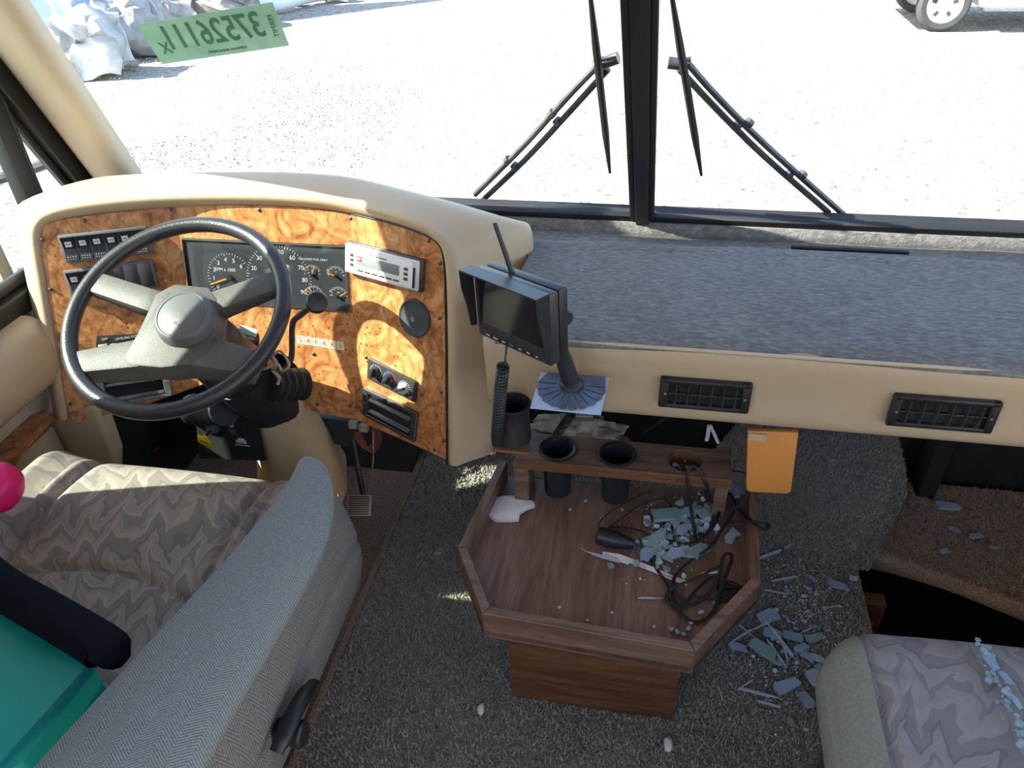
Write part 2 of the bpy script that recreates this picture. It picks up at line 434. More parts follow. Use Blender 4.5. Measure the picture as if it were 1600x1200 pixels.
crumple('folded_tarp', az(190, 100, gz)+V((-.1, .6, 0)), .9, .8, .8, 'tarp_gray', 9, 'grey crumpled tarp heap between white tank and green permit', 'tarp', rot=.8)
crumple('metal_sheet', az(85, 100, gz)+V((0, .4, 0)), .7, .25, .9, 'rib_blue', 5, 'bent bluish sheet of metal leaning behind the crumpled white tank', 'scrap', rot=.2)
crumple('sack', az(330, 44, gz)+V((.2, .1, 0)), 1.3, .7, .7, 'junk_beige', 14, 'beige grey wrapped bundle lying above the green permit', 'bundle', rot=-.1, box_=False)
crumple('scrap_lump', az(250, 60, gz)+V((0, .6, 0)), .7, .5, .5, 'tarp_gray', 22, 'low grey scrap lump just behind the top left corner of green permit', 'scrap', rot=.4)
# broken bumper with lamps by the building
bp = thing('car_bumper', az(450, 22, gz), 'white broken car bumper lying right of the green permit', 'bumper')
p0 = az(425, 22, gz); p1 = az(500, 6, gz)
tube('bumper_bar', spline([p0+V((-.3, 0, .12)), p0+V((.1, .05, .16)), p1+V((0, .05, .17)), p1+V((.5, .15, .13))]), .13, 'car_white', bp, 12)
tube('valance', spline([p0+V((0, .15, .36)), p1+V((.1, .3, .34))]), .09, 'rib_blue', bp, 10)
bm = bmesh.new()
for i in range(40):
    c = p0.lerp(p1, random.uniform(.3, 1.4)) + V((random.uniform(-.1, .1), random.uniform(.15, .5), 0))
    add_box(bm, T(*(c+V((0, 0, random.uniform(.05, .4))))) @ Matrix.Rotation(random.random()*3, 4, 'X') @ Matrix.Rotation(random.random()*3, 4, 'Z'), .12, .05, .08)
o = bm_obj('broken_bits', bm, 'dark_metal', bp); o['kind'] = 'stuff'
for i, (px, py, dx, h) in enumerate([(208, 55, -.3, .75), (165, 45, .5, .9), (232, 45, .1, .6), (300, 22, -.15, .7)]):
    c = az(px, py, gz)+V((0, .3, 0))
    tag(tube('scrap_pole', [c, c+V((dx, .1, h*.55)), c+V((dx*1.7, 0, h))], .03, ['junk_white', 'dark_metal', 'junk_white', 'dark_metal'][i], None, 6),
        ['white bent pole sticking up beside the folded tarp', 'dark thin pole leaning on the tarp by the building', 'white stub of pole behind the corner of green permit', 'dark bent rod sticking up above the middle of green permit'][i], 'pole')
# parked car at the upper right: one wheel and the sill are in the frame
wc = az(1466, 50, gz); cy = thing('white_car', wc+V((1.6, .7, 0)), 'white car parked on the gravel at upper right corner', 'car')
ca, sa = cos(radians(0)), 0
def car_wheel(c):
    M_ = axisM(c+V((0, 0, .34)), (0, -1, 0), (0, 0, 1))
    ty = lathe('tyre', [(.20, -.1), (.30, -.11), (.335, -.08), (.34, 0), (.335, .08), (.30, .105), (.235, .10), (.225, .05)], M_, 'tyre', cy, 36)
    lathe('rim', [(.235, .09), (.225, .095), (.215, .06), (.19, .05), (.05, .085), (.0, .09)], M_, 'car_white', ty, 36, False)
    for q in range(5):
        a = q*2*pi/5+.3; F_ = M_ @ Matrix.Rotation(a, 4, 'Z') @ T(.135, 0, .066)
        bm = bmesh.new(); add_box(bm, F_, .075, .05, .01, .004); bm_obj('rim_slot', bm, 'tyre', ty)
car_wheel(wc+V((0, .1, 0))); car_wheel(wc+V((2.6, .1, 0))); car_wheel(wc+V((0, 1.5, 0))); car_wheel(wc+V((2.6, 1.5, 0)))
x0, y0 = wc.x, wc.y
prof = [(-.75, .45), (-.42, .42), (-.38, .62), (-.2, .76), (.2, .76), (.38, .62), (.45, .3), (2.15, .3), (2.2, .62), (2.4, .76), (2.8, .76), (2.98, .62), (3.05, .42), (3.5, .45), (3.55, .95), (2.9, 1.05), (2.4, 1.5), (.9, 1.55), (.3, 1.1), (-.7, .95)]
prism('body', [V((x0+a, y0+.02, gz+b)) for a, b in prof], V((0, 1.6, 0)), 'car_white', cy, .03, 2)
prism('side_window', [V((x0+a, y0+.005, gz+b)) for a, b in [(.55, 1.1), (2.5, 1.1), (2.2, 1.42), (1.0, 1.46)]], V((0, .02, 0)), 'dark_plastic', cy)
prism('sill_step', [V((x0+.5, y0-.08, gz+.27)), V((x0+2.1, y0-.08, gz+.27)), V((x0+2.1, y0+.1, gz+.27)), V((x0+.5, y0+.1, gz+.27))], V((0, 0, .06)), 'dull_metal', cy, .01)
# front cap edge of the motorhome just seen beyond the hood
# ================================================================ THE CAB SHELL
WX = -1.38; RXW = 1.36; Yf = 1.84; zc = 2.0
WS = Facet((-.0, 1.600, .872), (1, 0, 0), (0, -.42, .907))      # windshield plane
def wsp(px, py, w=0):
    o = WS.o + WS.n*w; return ap(px, py, o, WS.n)
def onws(x, v, w=0): return WS.P(x, v, w)
# left wall with the driver's window opening
def yz(y, z, x=WX): return V((x, y, z))
WB, WT = .715, 1.76
f_b = ax(145, 280, WX); f_t = ax(0, 100, WX); sl = (f_t.y-f_b.y)/(f_t.z-f_b.z)
def front_y(z): return f_b.y + sl*(z-f_b.z)
RB = .70; CY, CZ = 1.10, 1.33       # unseen rear upper corner, filled in to keep sun off the shelf
bm = bmesh.new()
for poly in ([(-2.6, -.1), (1.9, -.1), (1.9, WB), (-2.6, WB)],
             [(-2.6, WT), (1.3, WT), (1.25, zc), (-2.6, zc)],
             [(RB, WB), (RB, WT), (-.85, WT), (-.85, WB)], [(RB, CZ), (CY, WT), (RB, WT)], [(-2.3, WB), (-2.3, WT), (-2.6, WT), (-2.6, WB)],
             [(front_y(WB), WB), (1.70, WB), (1.62, .87), (1.02, zc+.05), (1.1, WT), (front_y(WT), WT)]):
    merge(bm, prism_bm([yz(*p) for p in poly], V((-.04, 0, 0))))
wl = bm_obj('wall_left', bm, 'beige_trim'); tag(wl, kind='structure')
ORG[wl] = V(wl.location)
# driver's window
w3 = thing('window_3', yz(.8, WB), None, None, kind='structure')
fw = .075
def frame_poly(inset):
    i = inset; return [(front_y(WB+i)-i*1.15, WB+i), (front_y(WT-i)-i*1.15, WT-i), (CY+i*.4, WT-i), (RB+i, CZ-i*.4), (RB+i, WB+i)]
def ring(name, po, pi_, x, ext, mat, parent):
    bm = bmesh.new(); n = len(po)
    for j in range(n):
        q = [po[j], po[(j+1) % n], pi_[(j+1) % n], pi_[j]]
        merge(bm, prism_bm([yz(*p, x) for p in q], V((ext, 0, 0)), .004, 1))
    return bm_obj(name, bm, mat, parent)
ring('window_frame', frame_poly(-.004), frame_poly(.045), WX+.012, -.05, 'black_rubber', w3)
ring('inner_seal', frame_poly(.045), frame_poly(.062), WX-.012, -.02, 'dark_plastic', w3)
MY = 1.42
box('mullion', (WX-.03, MY-.022, WB+.03), (WX+.005, MY+.022, 1.24), 'black_rubber', w3, .004)
box('sun_block_bar', (WX-.028, .905, WB+.03), (WX-.006, 1.055, 1.0), 'black_rubber', w3, .004)  # unseen bar added to keep low sun off the floor
box('mullion_track', (WX-.02, MY+.024, WB+.03), (WX-.0, MY+.034, 1.22), 'dark_plastic', w3, .002)
bm = bmesh.new(); 
vs = [bm.verts.new(yz(*p, WX-.022)) for p in [(front_y(WB+.06)-.07, WB+.06), (front_y(1.08)-.07, 1.08), (MY, 1.08), (MY, WB+.06)]]
vs = [v for v in vs]; bm.faces.new(vs)
bm.free()
prism('sliding_pane', [yz(*p, WX-.020) for p in ((RB+.05, WB+.05), (MY-.01, WB+.05), (MY-.01, 1.17), (CY+.02, WT-.05), (RB+.05, CZ-.02))], V((.004, 0, 0)), 'green_glass', w3)
box('sliding_sash', (WX-.024, RB+.05, WB+.05), (WX-.010, MY-.02, WB+.075), 'dark_plastic', w3, .003)
# side mirror outside the driver's window
mc = ax(-5, 400, -1.75)
mr = thing('side_mirror', mc, 'pale side mirror outside the driver window at left frame edge', 'mirror')
F_ = Facet(mc, (cos(.5), sin(.5), 0), (0, 0, 1))
fbox('mirror_housing', F_, -.10, 0, -.03, .24, .42, .06, 'dark_plastic', mr, .03, 3)
fbox('mirror_glass', F_, -.10, 0, .031, .20, .38, .004, 'silver_plastic', mr, .0015)
tube('mirror_arm', [mc+V((.05, .02, .2)), mc+V((.2, .03, .24)), V((WX-.045, mc.y+.05, mc.z+.28))], .014, 'black_plastic', mr)

# A pillar trim
pr_b = wsp(212, 285, .012); pr_t = wsp(20, 0, .012); dR = (pr_t-pr_b)/(pr_t.z-pr_b.z)
pl_b = ax(145, 285, WX+.004); pl_t = ax(0, 97, WX+.004); dL = (pl_t-pl_b)/(pl_t.z-pl_b.z)
def pR(z): return pr_b + dR*(z-pr_b.z)
def pL(z): return pl_b + dL*(z-pl_b.z)
def pM(z):
    return (pR(z)+pL(z))/2 + V((.012, -.022, .0))
loops = []
for z in (.80, .95, 1.15, 1.4, 1.7, 1.98):
    a, b, c = pR(z), pM(z), pL(z); loops.append([a+V((-.01, .05, 0)), a, a.lerp(b, .5)+V((.003, -.008, 0)), b, b.lerp(c, .5)+V((.003, -.008, 0)), c, c+V((-.0, .03, 0))])
pil = thing('trim_2', pM(.9), None, None, kind='structure')
grid_loft('pillar_cover', loops, 'beige_trim', pil, sub=1)
bc = (pR(1.2)+pL(1.2))/2
hb = ap(13, 55, pM(1.2), (V((-.5, .8, .3))).normalized())
lathe('screw_cap', [(.009, -.004), (.009, .002), (.006, .004), (0, .0045)], axisM(pM(1.28).lerp(pL(1.28), .25)+V((0, -.008, 0)), (.3, -.9, -.2)), 'beige_vinyl', pil, 16)

# windshield panes, post and rubber
PX = .0
post_l = [wsp(985, 335), wsp(970, 0)]; post_r = [wsp(1023, 335), wsp(1031, 0)]
pcx = (post_l[0].x+post_r[0].x)/2
def top_v(): return 1.22
VT = .93
glz = .0
for nm, xa, xb in (('window_1', -1.36, pcx-.02), ('window_2', pcx+.02, 1.36)):
    ww = thing(nm, onws((xa+xb)/2, 0), None, None, kind='structure')
    prism('glass_pane', [onws(xa, 0, -.006), onws(xb, 0, -.006), onws(xb, VT, -.006), onws(xa, VT, -.006)], WS.n*.004, 'windshield_glass', ww)
    prism('bottom_rubber', [onws(xa, -.022), onws(xb, -.022), onws(xb, .0), onws(xa, .0)], WS.n*.016, 'black_rubber', ww, .004)
    prism('top_rubber', [onws(xa, VT-.02), onws(xb, VT-.02), onws(xb, VT+.02), onws(xa, VT+.02)], WS.n*.016, 'black_rubber', ww, .004)
ps = thing('trim_1', onws(pcx, 0), None, None, kind='structure')
hw = .0285
def pe(L_, v):
    a, b = L_; va, vb = (a-WS.o).dot(WS.u), (b-WS.o).dot(WS.u); return a.x+(b.x-a.x)*(v-va)/(vb-va)
def pc_(v, f): return onws(pe(post_l, v)*(1-f)+pe(post_r, v)*f, v)
prism('post_cover', [pc_(-.02, .24)+WS.n*.012, pc_(-.02, .78)+WS.n*.012, pc_(VT, .78)+WS.n*.012, pc_(VT, .24)+WS.n*.012], WS.n*.012, 'black_plastic', ps, .003)
for f0, f1 in ((0, .25), (.77, 1)):
    prism('post_rubber', [pc_(-.015, f0), pc_(-.015, f1), pc_(VT, f1), pc_(VT, f0)], WS.n*.018, 'black_rubber', ps, .004)
bx0, bx1 = -1.36, 1.36
# lower front wall, header, right wall, back, floors, ceiling
tag(box('wall_front', (-1.4, Yf, -.55), (1.4, Yf+.05, .69), 'void_black'), kind='structure')
tb = box('trim_3', (-1.38, 1.585, .80), (1.36, 1.64, .853), 'dash_carpet', None, .01); tag(tb, kind='structure')
tag(prism('trim_4', [onws(-1.38, -.08, -.02), onws(1.38, -.08, -.02), onws(1.38, -.024, -.02), onws(-1.38, -.024, -.02)], -WS.n*.02, 'black_rubber'), kind='structure')
yt = onws(0, VT).y; zt = onws(0, VT).z
tag(box('ceiling', (-1.4, -.35, zt), (1.4, yt+.05, zt+.05), 'beige_trim'), kind='structure')
bm = bmesh.new()
for poly in ([(-2.6, -.5), (1.9, -.5), (1.9, .8), (-2.6, .8)], [(-2.6, 1.75), (1.2, 1.75), (1.1, zt), (-2.6, zt)], [(1.25, .8), (1.62, .8), (1.15, 1.75), (1.05, 1.75)], [(-2.6, .8), (-.9, .8), (-.9, 1.75), (-2.6, 1.75)]):
    merge(bm, prism_bm([yz(*p, RXW) for p in poly], V((.04, 0, 0))))
tag(bm_obj('wall_right', bm, 'beige_trim'), kind='structure')
tag(box('wall_back', (-1.4, -2.65, 0), (1.4, -2.6, zt), 'beige_trim'), kind='structure')
# floor of the cab, gray shag
fl = box('floor', (-.648, -2.6, -.05), (.575, Yf, 0), 'shag_gray'); tag(fl, kind='structure'); ORG[fl] = V(fl.location)
fl2 = box('floor_back', (.575, -2.6, -.05), (1.36, 1.0, -.001), 'shag_gray'); tag(fl2, kind='structure')
fl2b = box('floor_side', (-1.38, -2.6, -.06), (-.648, .3, -.012), 'mat_brown'); tag(fl2b, kind='structure')
fd = box('floor_mat', (-1.38, .3, -.06), (-.652, Yf, -.012), 'mat_brown'); tag(fd, 'worn brown floor mat under the steering column and driver seat', 'floor mat')
tag(box('trim_5', (-.66, .2, -.02), (-.640, Yf-.02, .006), 'mat_brown', None, .004), kind='structure')
# tufts of the shag
import numpy as np
def tufts(name, pts, parent, mat, h0=.007, h1=.015, r=.0030):
    rg = np.random.default_rng(3); P = np.array(pts, dtype=np.float64); n = len(P)
    a = rg.random(n)*6.283; rr = r*rg.uniform(.7, 1.3, n); hh = rg.uniform(h0, h1, n)
    tip = P + np.stack([rg.normal(0, .005, n), rg.normal(0, .005, n), hh], 1)
    vs = np.zeros((n, 4, 3))
    for q in range(3):
        vs[:, q] = P + np.stack([np.cos(a+q*2.094)*rr, np.sin(a+q*2.094)*rr, -.001*np.ones(n)], 1)
    vs[:, 3] = tip
    org = np.array(ORG[parent]); vs -= org
    me = bpy.data.meshes.new(name); idx = np.arange(n)[:, None]*4
    f = np.concatenate([idx+np.array([[0, 1, 3]]), idx+np.array([[1, 2, 3]]), idx+np.array([[2, 0, 3]])], 1).reshape(-1, 3)
    me.from_pydata(vs.reshape(-1, 3).tolist(), [], f.tolist()); me.materials.append(MATS[mat])
    o = bpy.data.objects.new(name, me); COL.objects.link(o); o.parent = parent; ORG[o] = ORG[parent]; o['kind'] = 'stuff'; return o
pts = []
stp = .0068
y = .42
while y < 1.80:
    x = -.636
    while x < .570:
        if not (-.22 < x < .11 and .96 < y < 1.2):
            pts.append((x+random.uniform(-.003, .003), y+random.uniform(-.003, .003), 0))
        x += stp
    y += stp
tufts('carpet_pile', pts, fl, 'shag_tuft')
# stepwell on the passenger side
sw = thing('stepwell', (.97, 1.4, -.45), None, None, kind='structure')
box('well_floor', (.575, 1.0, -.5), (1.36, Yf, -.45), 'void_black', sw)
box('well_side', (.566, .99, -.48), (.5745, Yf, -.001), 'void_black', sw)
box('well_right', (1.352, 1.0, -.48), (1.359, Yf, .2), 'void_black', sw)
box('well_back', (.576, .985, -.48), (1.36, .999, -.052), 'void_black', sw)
# carpeted hump in front of the stepwell
def surf(name, fn, nu, nv, mat, parent=None, smooth='all'):
    bm = bmesh.new(); R = [[bm.verts.new(fn(i/nu, j/nv)) for i in range(nu+1)] for j in range(nv+1)]
    for j in range(nv):
        for i in range(nu): bm.faces.new([R[j][i], R[j][i+1], R[j+1][i+1], R[j+1][i]])
    return bm_obj(name, bm, mat, parent, smooth)
def hump(s, t):
    y = 1.44 + t*.39; xr = .60 + .13*min(1, t*1.6); x = .20 + s*(xr-.20)
    z = .19*(3*min(t/.8, 1)**2 - 2*min(t/.8, 1)**3)
    z *= min(1, s*6+.1) if s < .16 else 1
    ed = max(0, (s-.88)/.12); z = z*(1-ed*ed*.75)
    z += .006*noise.noise(V((x*14, y*14, 0))) + .001
    return V((x, y, z))
hp = thing('carpet_hump', (.45, 1.6, 0), 'grey shag carpeted hump rising to the front wall beside brown carpeted ledge', 'carpet')
hs = surf('hump_carpet', hump, 40, 40, 'shag_gray', hp)
hp2 = []
for i in range(9000):
    s, t = random.random(), random.random(); hp2.append(tuple(hump(s, t)))
tufts('hump_pile', hp2, hp, 'shag_tuft')
bm = prism_bm([V((.25, 1.8, -.01)), V((.60, 1.50, -.01)), V((.73, 1.7, -.01)), V((.73, 1.83, -.01)), V((.25, 1.83, -.01))], V((0, 0, .05)))
bm_obj('hump_core', bm, 'shag_gray', hp)
# brown carpeted ledge
bl = thing('carpeted_ledge', (.95, 1.6, -.05), 'dark brown carpeted ledge bridging the stepwell at right', 'ledge')
fr = [az(1350, 862, -.01), az(1420, 880, -.01), az(1500, 905, -.01), az(1600, 945, -.01), az(1700, 985, -.01)]
poly = [V((p.x, p.y, -.075)) for p in fr]; poly = [V((.585, poly[0].y, -.075))]+poly[1:]; poly = [p if p.x < 1.35 else V((1.35, p.y, -.075)) for p in poly]
poly += [V((1.355, 1.82, -.075)), V((.585, 1.82, -.075))]
lb = bm_obj('ledge_carpet', prism_bm(poly, V((0, 0, .07)), .02, 3), 'carpet_brown', bl, True)
lp = []
for i in range(12000):
    x = random.uniform(.6, 1.1); y = random.uniform(1.32, 1.8)
    yl = fr[0].y + (x-fr[0].x)/(fr[4].x-fr[0].x)*(fr[4].y-fr[0].y)
    if y > yl+.012: lp.append((x, y, -.006))
tufts('ledge_pile', lp, bl, 'carpet_brown', .005, .012)
p = az(1385, 935, -.12)
box('ledge_post', (.60, 1.40, -.45), (.655, 1.44, -.078), 'walnut_red', bl, .003)
box('heater_duct', (.78, 1.74, -.03), (.83, 1.82, .22), 'void_black', bl, .01)

# ================================================================ DASHBOARD (passenger side)
db = thing('dashboard', (.5, 1.3, .66), 'long beige padded dashboard topped with grey carpet, two black vents', 'dashboard')
DZ = .842; DF = 1.14
def dtop(s, t):
    x0_ = -.262 + .02*t - max(0, t-.62)*.5
    x = x0_ + s*(1.355-x0_); y = 1.118 + t*(1.585-1.118)
    z = DZ + .012*sin(pi*t)*(.6+.4*sin(3.1*x+1)) + .004*noise.noise(V((x*6, y*6, 1)))
    if t < .06: z -= (.06-t)**2*3.2
    if t > .80: z -= .020*min(1, (t-.80)/.02)
    elif t > .70: z += .006*sin((t-.70)/.10*pi)
    y += .006*sin(x*7)*(1-t) 
    return V((x, y, z))
surf('dash_carpet', dtop, 120, 60, 'dash_carpet', db)
# carpet hem
tube('carpet_hem', [dtop(s/60, 0)+V((0, .002, -.003)) for s in range(61)], .0045, 'dash_carpet', db, 8)
# beige front
prof_f = [(1.150, .842), (1.124, .834), (1.116, .815), (1.120, .79), (1.126, .75), (1.128, .72), (1.127, .69), (1.136, .668), (1.16, .662), (1.22, .670)]
xs = [-.285, -.278, -.27, .2, .75, 1.30, 1.356]
grid_loft('dash_front', [[V((x, y, z)) for y, z in prof_f] for x in xs], 'beige_vinyl', db, sub=2)
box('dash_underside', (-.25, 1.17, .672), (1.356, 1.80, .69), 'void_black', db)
tube('dash_piping', [V((x, 1.119, .832)) for x in (-.25, .2, .8, 1.35)], .0035, 'beige_vinyl', db, 6)
FD = Facet((0, 1.121, .73), (1, 0, 0), (0, -.02, 1))
def dash_vent(pa, pb, pc, pd):
    q = [FD.uv(*p) for p in (pa, pb, pc, pd)]
    u0 = (q[0][0]+q[3][0])/2; u1 = (q[1][0]+q[2][0])/2; v1 = (q[0][1]+q[1][1])/2; v0 = (q[2][1]+q[3][1])/2
    u, v, su, sv = (u0+u1)/2, (v0+v1)/2, u1-u0, v1-v0
    bz = bmesh.new(); t = .010
    add_box(bz, FD.M(u, v+sv/2-t/2, .004), su, t, .012, .003); add_box(bz, FD.M(u, v-sv/2+t/2, .004), su, t, .012, .003)
    add_box(bz, FD.M(u-su/2+t/2+.002, v, .004), t+.006, sv, .012, .003); add_box(bz, FD.M(u+su/2-t/2-.002, v, .004), t+.006, sv, .012, .003)
    fr_ = bm_obj('air_vent', bz, 'black_plastic', db, True)
    fbox('vent_recess', FD, u, v, -.0005, su-.02, sv-.014, .003, 'void_black', fr_, 0)
    n = 6
    for i in range(n):
        uu = u - su/2 + .026 + (su-.052)*i/(n-1)
        bb = bmesh.new(); add_box(bb, FD.M(uu, v, .006) @ Matrix.Rotation(.5, 4, 'Y'), .003, sv-.02, .010, .001); bm_obj('vane', bb, 'dark_plastic', fr_)
    fbox('vane', FD, u, v, .003, su-.03, .0025, .005, 'dark_plastic', fr_, .0005)
    for s in (-1, 1):
        lathe('screw', [(.0028, 0), (.0025, .001), (.0, .0012)], FD.M(u+s*(su/2-.009), v, .0105), 'chrome', fr_, 10)
dash_vent((1032, 588), (1172, 596), (1172, 641), (1030, 633)); dash_vent((1393, 614), (1560, 624), (1552, 672), (1386, 662))
# defroster slot and rear carpet strip
o = box('defrost_slot', (.275, 1.508, .842), (.50, 1.518, .8475), 'void_black', db, .001)
# void behind, under the dash
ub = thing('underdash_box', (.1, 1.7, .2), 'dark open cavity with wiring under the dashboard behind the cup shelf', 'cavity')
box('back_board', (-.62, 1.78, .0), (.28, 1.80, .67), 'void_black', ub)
box('brace', (.03, 1.5, .40), (.06, 1.53, .672), 'walnut_red', ub, .002)
for i, c in enumerate(['brown_wire', 'foil_debris', 'black_rubber', 'brown_wire', 'black_rubber', 'foil_debris', 'black_rubber']):
    pts_ = [V((-.22+i*.06+random.uniform(-.02, .02), 1.45+random.uniform(-.05, .05), .655))]
    for q in range(5): pts_.append(pts_[-1]+V((random.uniform(-.06, .09), random.uniform(-.05, .05), -random.uniform(.01, .06))))
    tube('wire', spline(pts_, 5), .0028, c, ub, 6)
# orange flap below the dashboard
oy = 1.165
op = [ay(1168, 674, oy), ay(1248, 676, oy), ay(1236, 768, oy), ay(1230, 772, oy), ay(1172, 769, oy), ay(1166, 765, oy)]
of = thing('orange_flap', op[4], 'orange vinyl panel hanging below dashboard right of the cup shelf', 'panel')
prism('flap_face', op, (0, .012, 0), 'orange_vinyl', of, .002)
box('mount_block', (op[0].x+.002, oy-.004, op[0].z-.018), (op[0].x+.035, oy+.0, op[0].z-.002), 'beige_cloth', of, .001)

# ================================================================ INSTRUMENT CONSOLE
A_, B_ = V((-.638, 1.28, .479)), V((-.619, 1.4, .924))
FM = Facet(A_, (1, 0, 0), (0, .2588, .9659))
foldtop = ap(548, 334, FM.o, FM.n); foldbot = ap(555, 655, FM.o, FM.n)
FR = Facet(foldbot, V((-.4, 1.184, .471))-foldbot, foldtop-foldbot)
lft = ap(275, 323, FM.o, FM.n); LE = V((-1.27, 1.30, .916))
lfb = FM.o + FM.u*.02 + FM.r*(lft.x-FM.o.x)
FL = Facet(lfb, lft-LE, lft-lfb)
ic = thing('instrument_console', (-.85, 1.35, .42), 'beige padded driver console with burl wood instrument panels', 'dashboard')
def fpoly(F, pts, w=0):
    return [F.P(*F.uv(*p), w) if isinstance(p, tuple) else p for p in pts]
L_px = [(160, 334), (95, 343), (70, 352), (63, 375), (75, 450), (90, 540), (100, 610), (108, 648), (118, 660), (180, 645), (240, 628)]
pl = prism('wood_panel', [lft]+fpoly(FL, L_px)+[lfb+FL.u*.03], FL.n*-.008, 'burl_wood', ic)
lfb2 = lfb+FL.u*.03
M_px = [(345, 321), (405, 321), (480, 325)]
M_px2 = [(515, 648), (478, 640), (474, 605), (466, 575), (450, 557), (425, 548), (390, 560), (350, 585)]
pm = prism('wood_panel', [lft]+fpoly(FM, M_px)+[foldtop, foldbot]+fpoly(FM, M_px2)+[lfb2], FM.n*-.008, 'burl_wood', ic)
R_px = [(600, 347), (650, 362), (675, 373), (688, 388), (694, 415), (696, 480), (697, 560), (698, 718), (622, 684)]
prr = prism('wood_panel', [foldtop]+fpoly(FR, R_px)+[foldbot], FR.n*-.008, 'burl_wood', ic)
# padded hood and sides, lofted round the panels
key = [((108, 655), FL, (-1, 0, -.1)), ((92, 560), FL, (-1, 0, 0)), ((76, 460), FL, (-1, 0, 0)), ((64, 385), FL, (-1, 0, .05)), ((64, 366), FL, (-1, 0, .3)), ((72, 352), FL, (-.75, 0, .75)), ((95, 343), FL, (-.3, 0, 1)),
       ((160, 334), FL, (-.05, 0, 1)), ((275, 323), FM, (0, 0, 1)), ((400, 321), FM, (0, 0, 1)), ((500, 327), FM, (0, 0, 1)), ((548, 334), FM, (0, 0, 1)), ((610, 349), FR, (0, 0, 1)), ((655, 364), FR, (.2, 0, 1)),
       ((680, 377), FR, (.75, 0, .75)), ((691, 395), FR, (1, 0, .3)), ((695, 440), FR, (1, 0, .05)), ((697, 560), FR, (1, 0, 0)), ((697, 585), FR, (1, 0, 0)), ((697, 600), FR, (1, 0, 0)), ((698, 716), FR, (1, 0, -.1)), ((698, 722), FR, (1, 0, -.3))]
I0, I1, O1, O2, Bk, Bk2 = [], [], [], [], [], []
for i, (p, F, ov) in enumerate(key):
    q = F.P(*F.uv(*p)); ov = V(ov).normalized()
    side = -1 if ov.x < -.5 else (1 if ov.x > .5 else 0)
    I0.append(q + F.n*-.004 + ov*.001); I1.append(q + F.n*.006 + ov*.008)
    o1 = q + ov*.027 + F.n*.012; o2 = q + ov*.042 - F.n*.016
    top = max(0, ov.z)
    if side == 1:
        fl_ = min(1, max(0, (q.z-.40)/.45))
        b1 = V((-.272, q.y+.10, q.z+.0)) ; b1.x = -.325 + (0.05 if q.z < .86 else 0.02)
        o2 = V((q.x+.046, q.y+.012, q.z))
        b1 = V((-.325 if q.z > .8 else -.30, q.y+.05, q.z+ov.z*.03)); b2 = V((-.262 if q.z > .8 else -.275, max(q.y+.19, 1.42) if q.z > .8 else q.y+.12, q.z+ov.z*.02-(.03 if q.z > .85 else 0)))
        b2 = {14: V((-.285, 1.46, q.z+.0)), 15: V((-.230, 1.45, .91)), 16: V((-.215, 1.435, .845)), 17: V((-.250, 1.40, q.z)), 18: V((-.275, 1.38, q.z)), 19: V((-.275, 1.38, q.z)), 20: V((-.285, 1.30, q.z+.02)), 21: V((-.285, 1.28, q.z+.02))}[i]
        if i == 14: b1.z = q.z+.032
    elif side == -1:
        b1 = V((WX+.012, q.y+.035, q.z+ov.z*.03)); b2 = V((WX+.006, q.y+.05, q.z+ov.z*.02))
        o2.x = max(o2.x, WX+.015)
        if i == 5: b1.z = q.z+.035; b2.z = q.z+.03
    else:
        b1 = V((q.x, q.y+.06, q.z+.052)); b2 = V((q.x, 1.495 if q.x < -.6 else 1.47, q.z+.048 if q.x < -.6 else q.z+.03))
        if i == 13: b1 = V((q.x+.02, q.y+.07, q.z+.045)); b2 = V((q.x+.07, 1.46, q.z+.015))
    if side == 1 and i == 18:      # seam
        for c_ in (o1, o2, b1): c_.x -= .012
    O1.append(o1); O2.append(o2); Bk.append(b1); Bk2.append(b2)
Bk3 = [V((b.x-(.05 if k_[2][0] > .9 else 0), min(b.y+(.03 if k_[2][0] > -.9 else .004), 1.545), min(b.z, .84) if abs(k_[2][0]) < .9 else b.z)) for b, k_ in zip(Bk2, key)]
grid_loft('padded_hood', [I0, I1, O1, O2, Bk, Bk2, Bk3], 'beige_vinyl', ic, sub=2)
# black edging between wood and padding
ed = [F.P(*F.uv(*p), .001)+V(ov).normalized()*.001 for p, F, ov in key[11:]]
tube('edge_seal', spline(ed, 4), .0022, 'black_rubber', ic, 6)
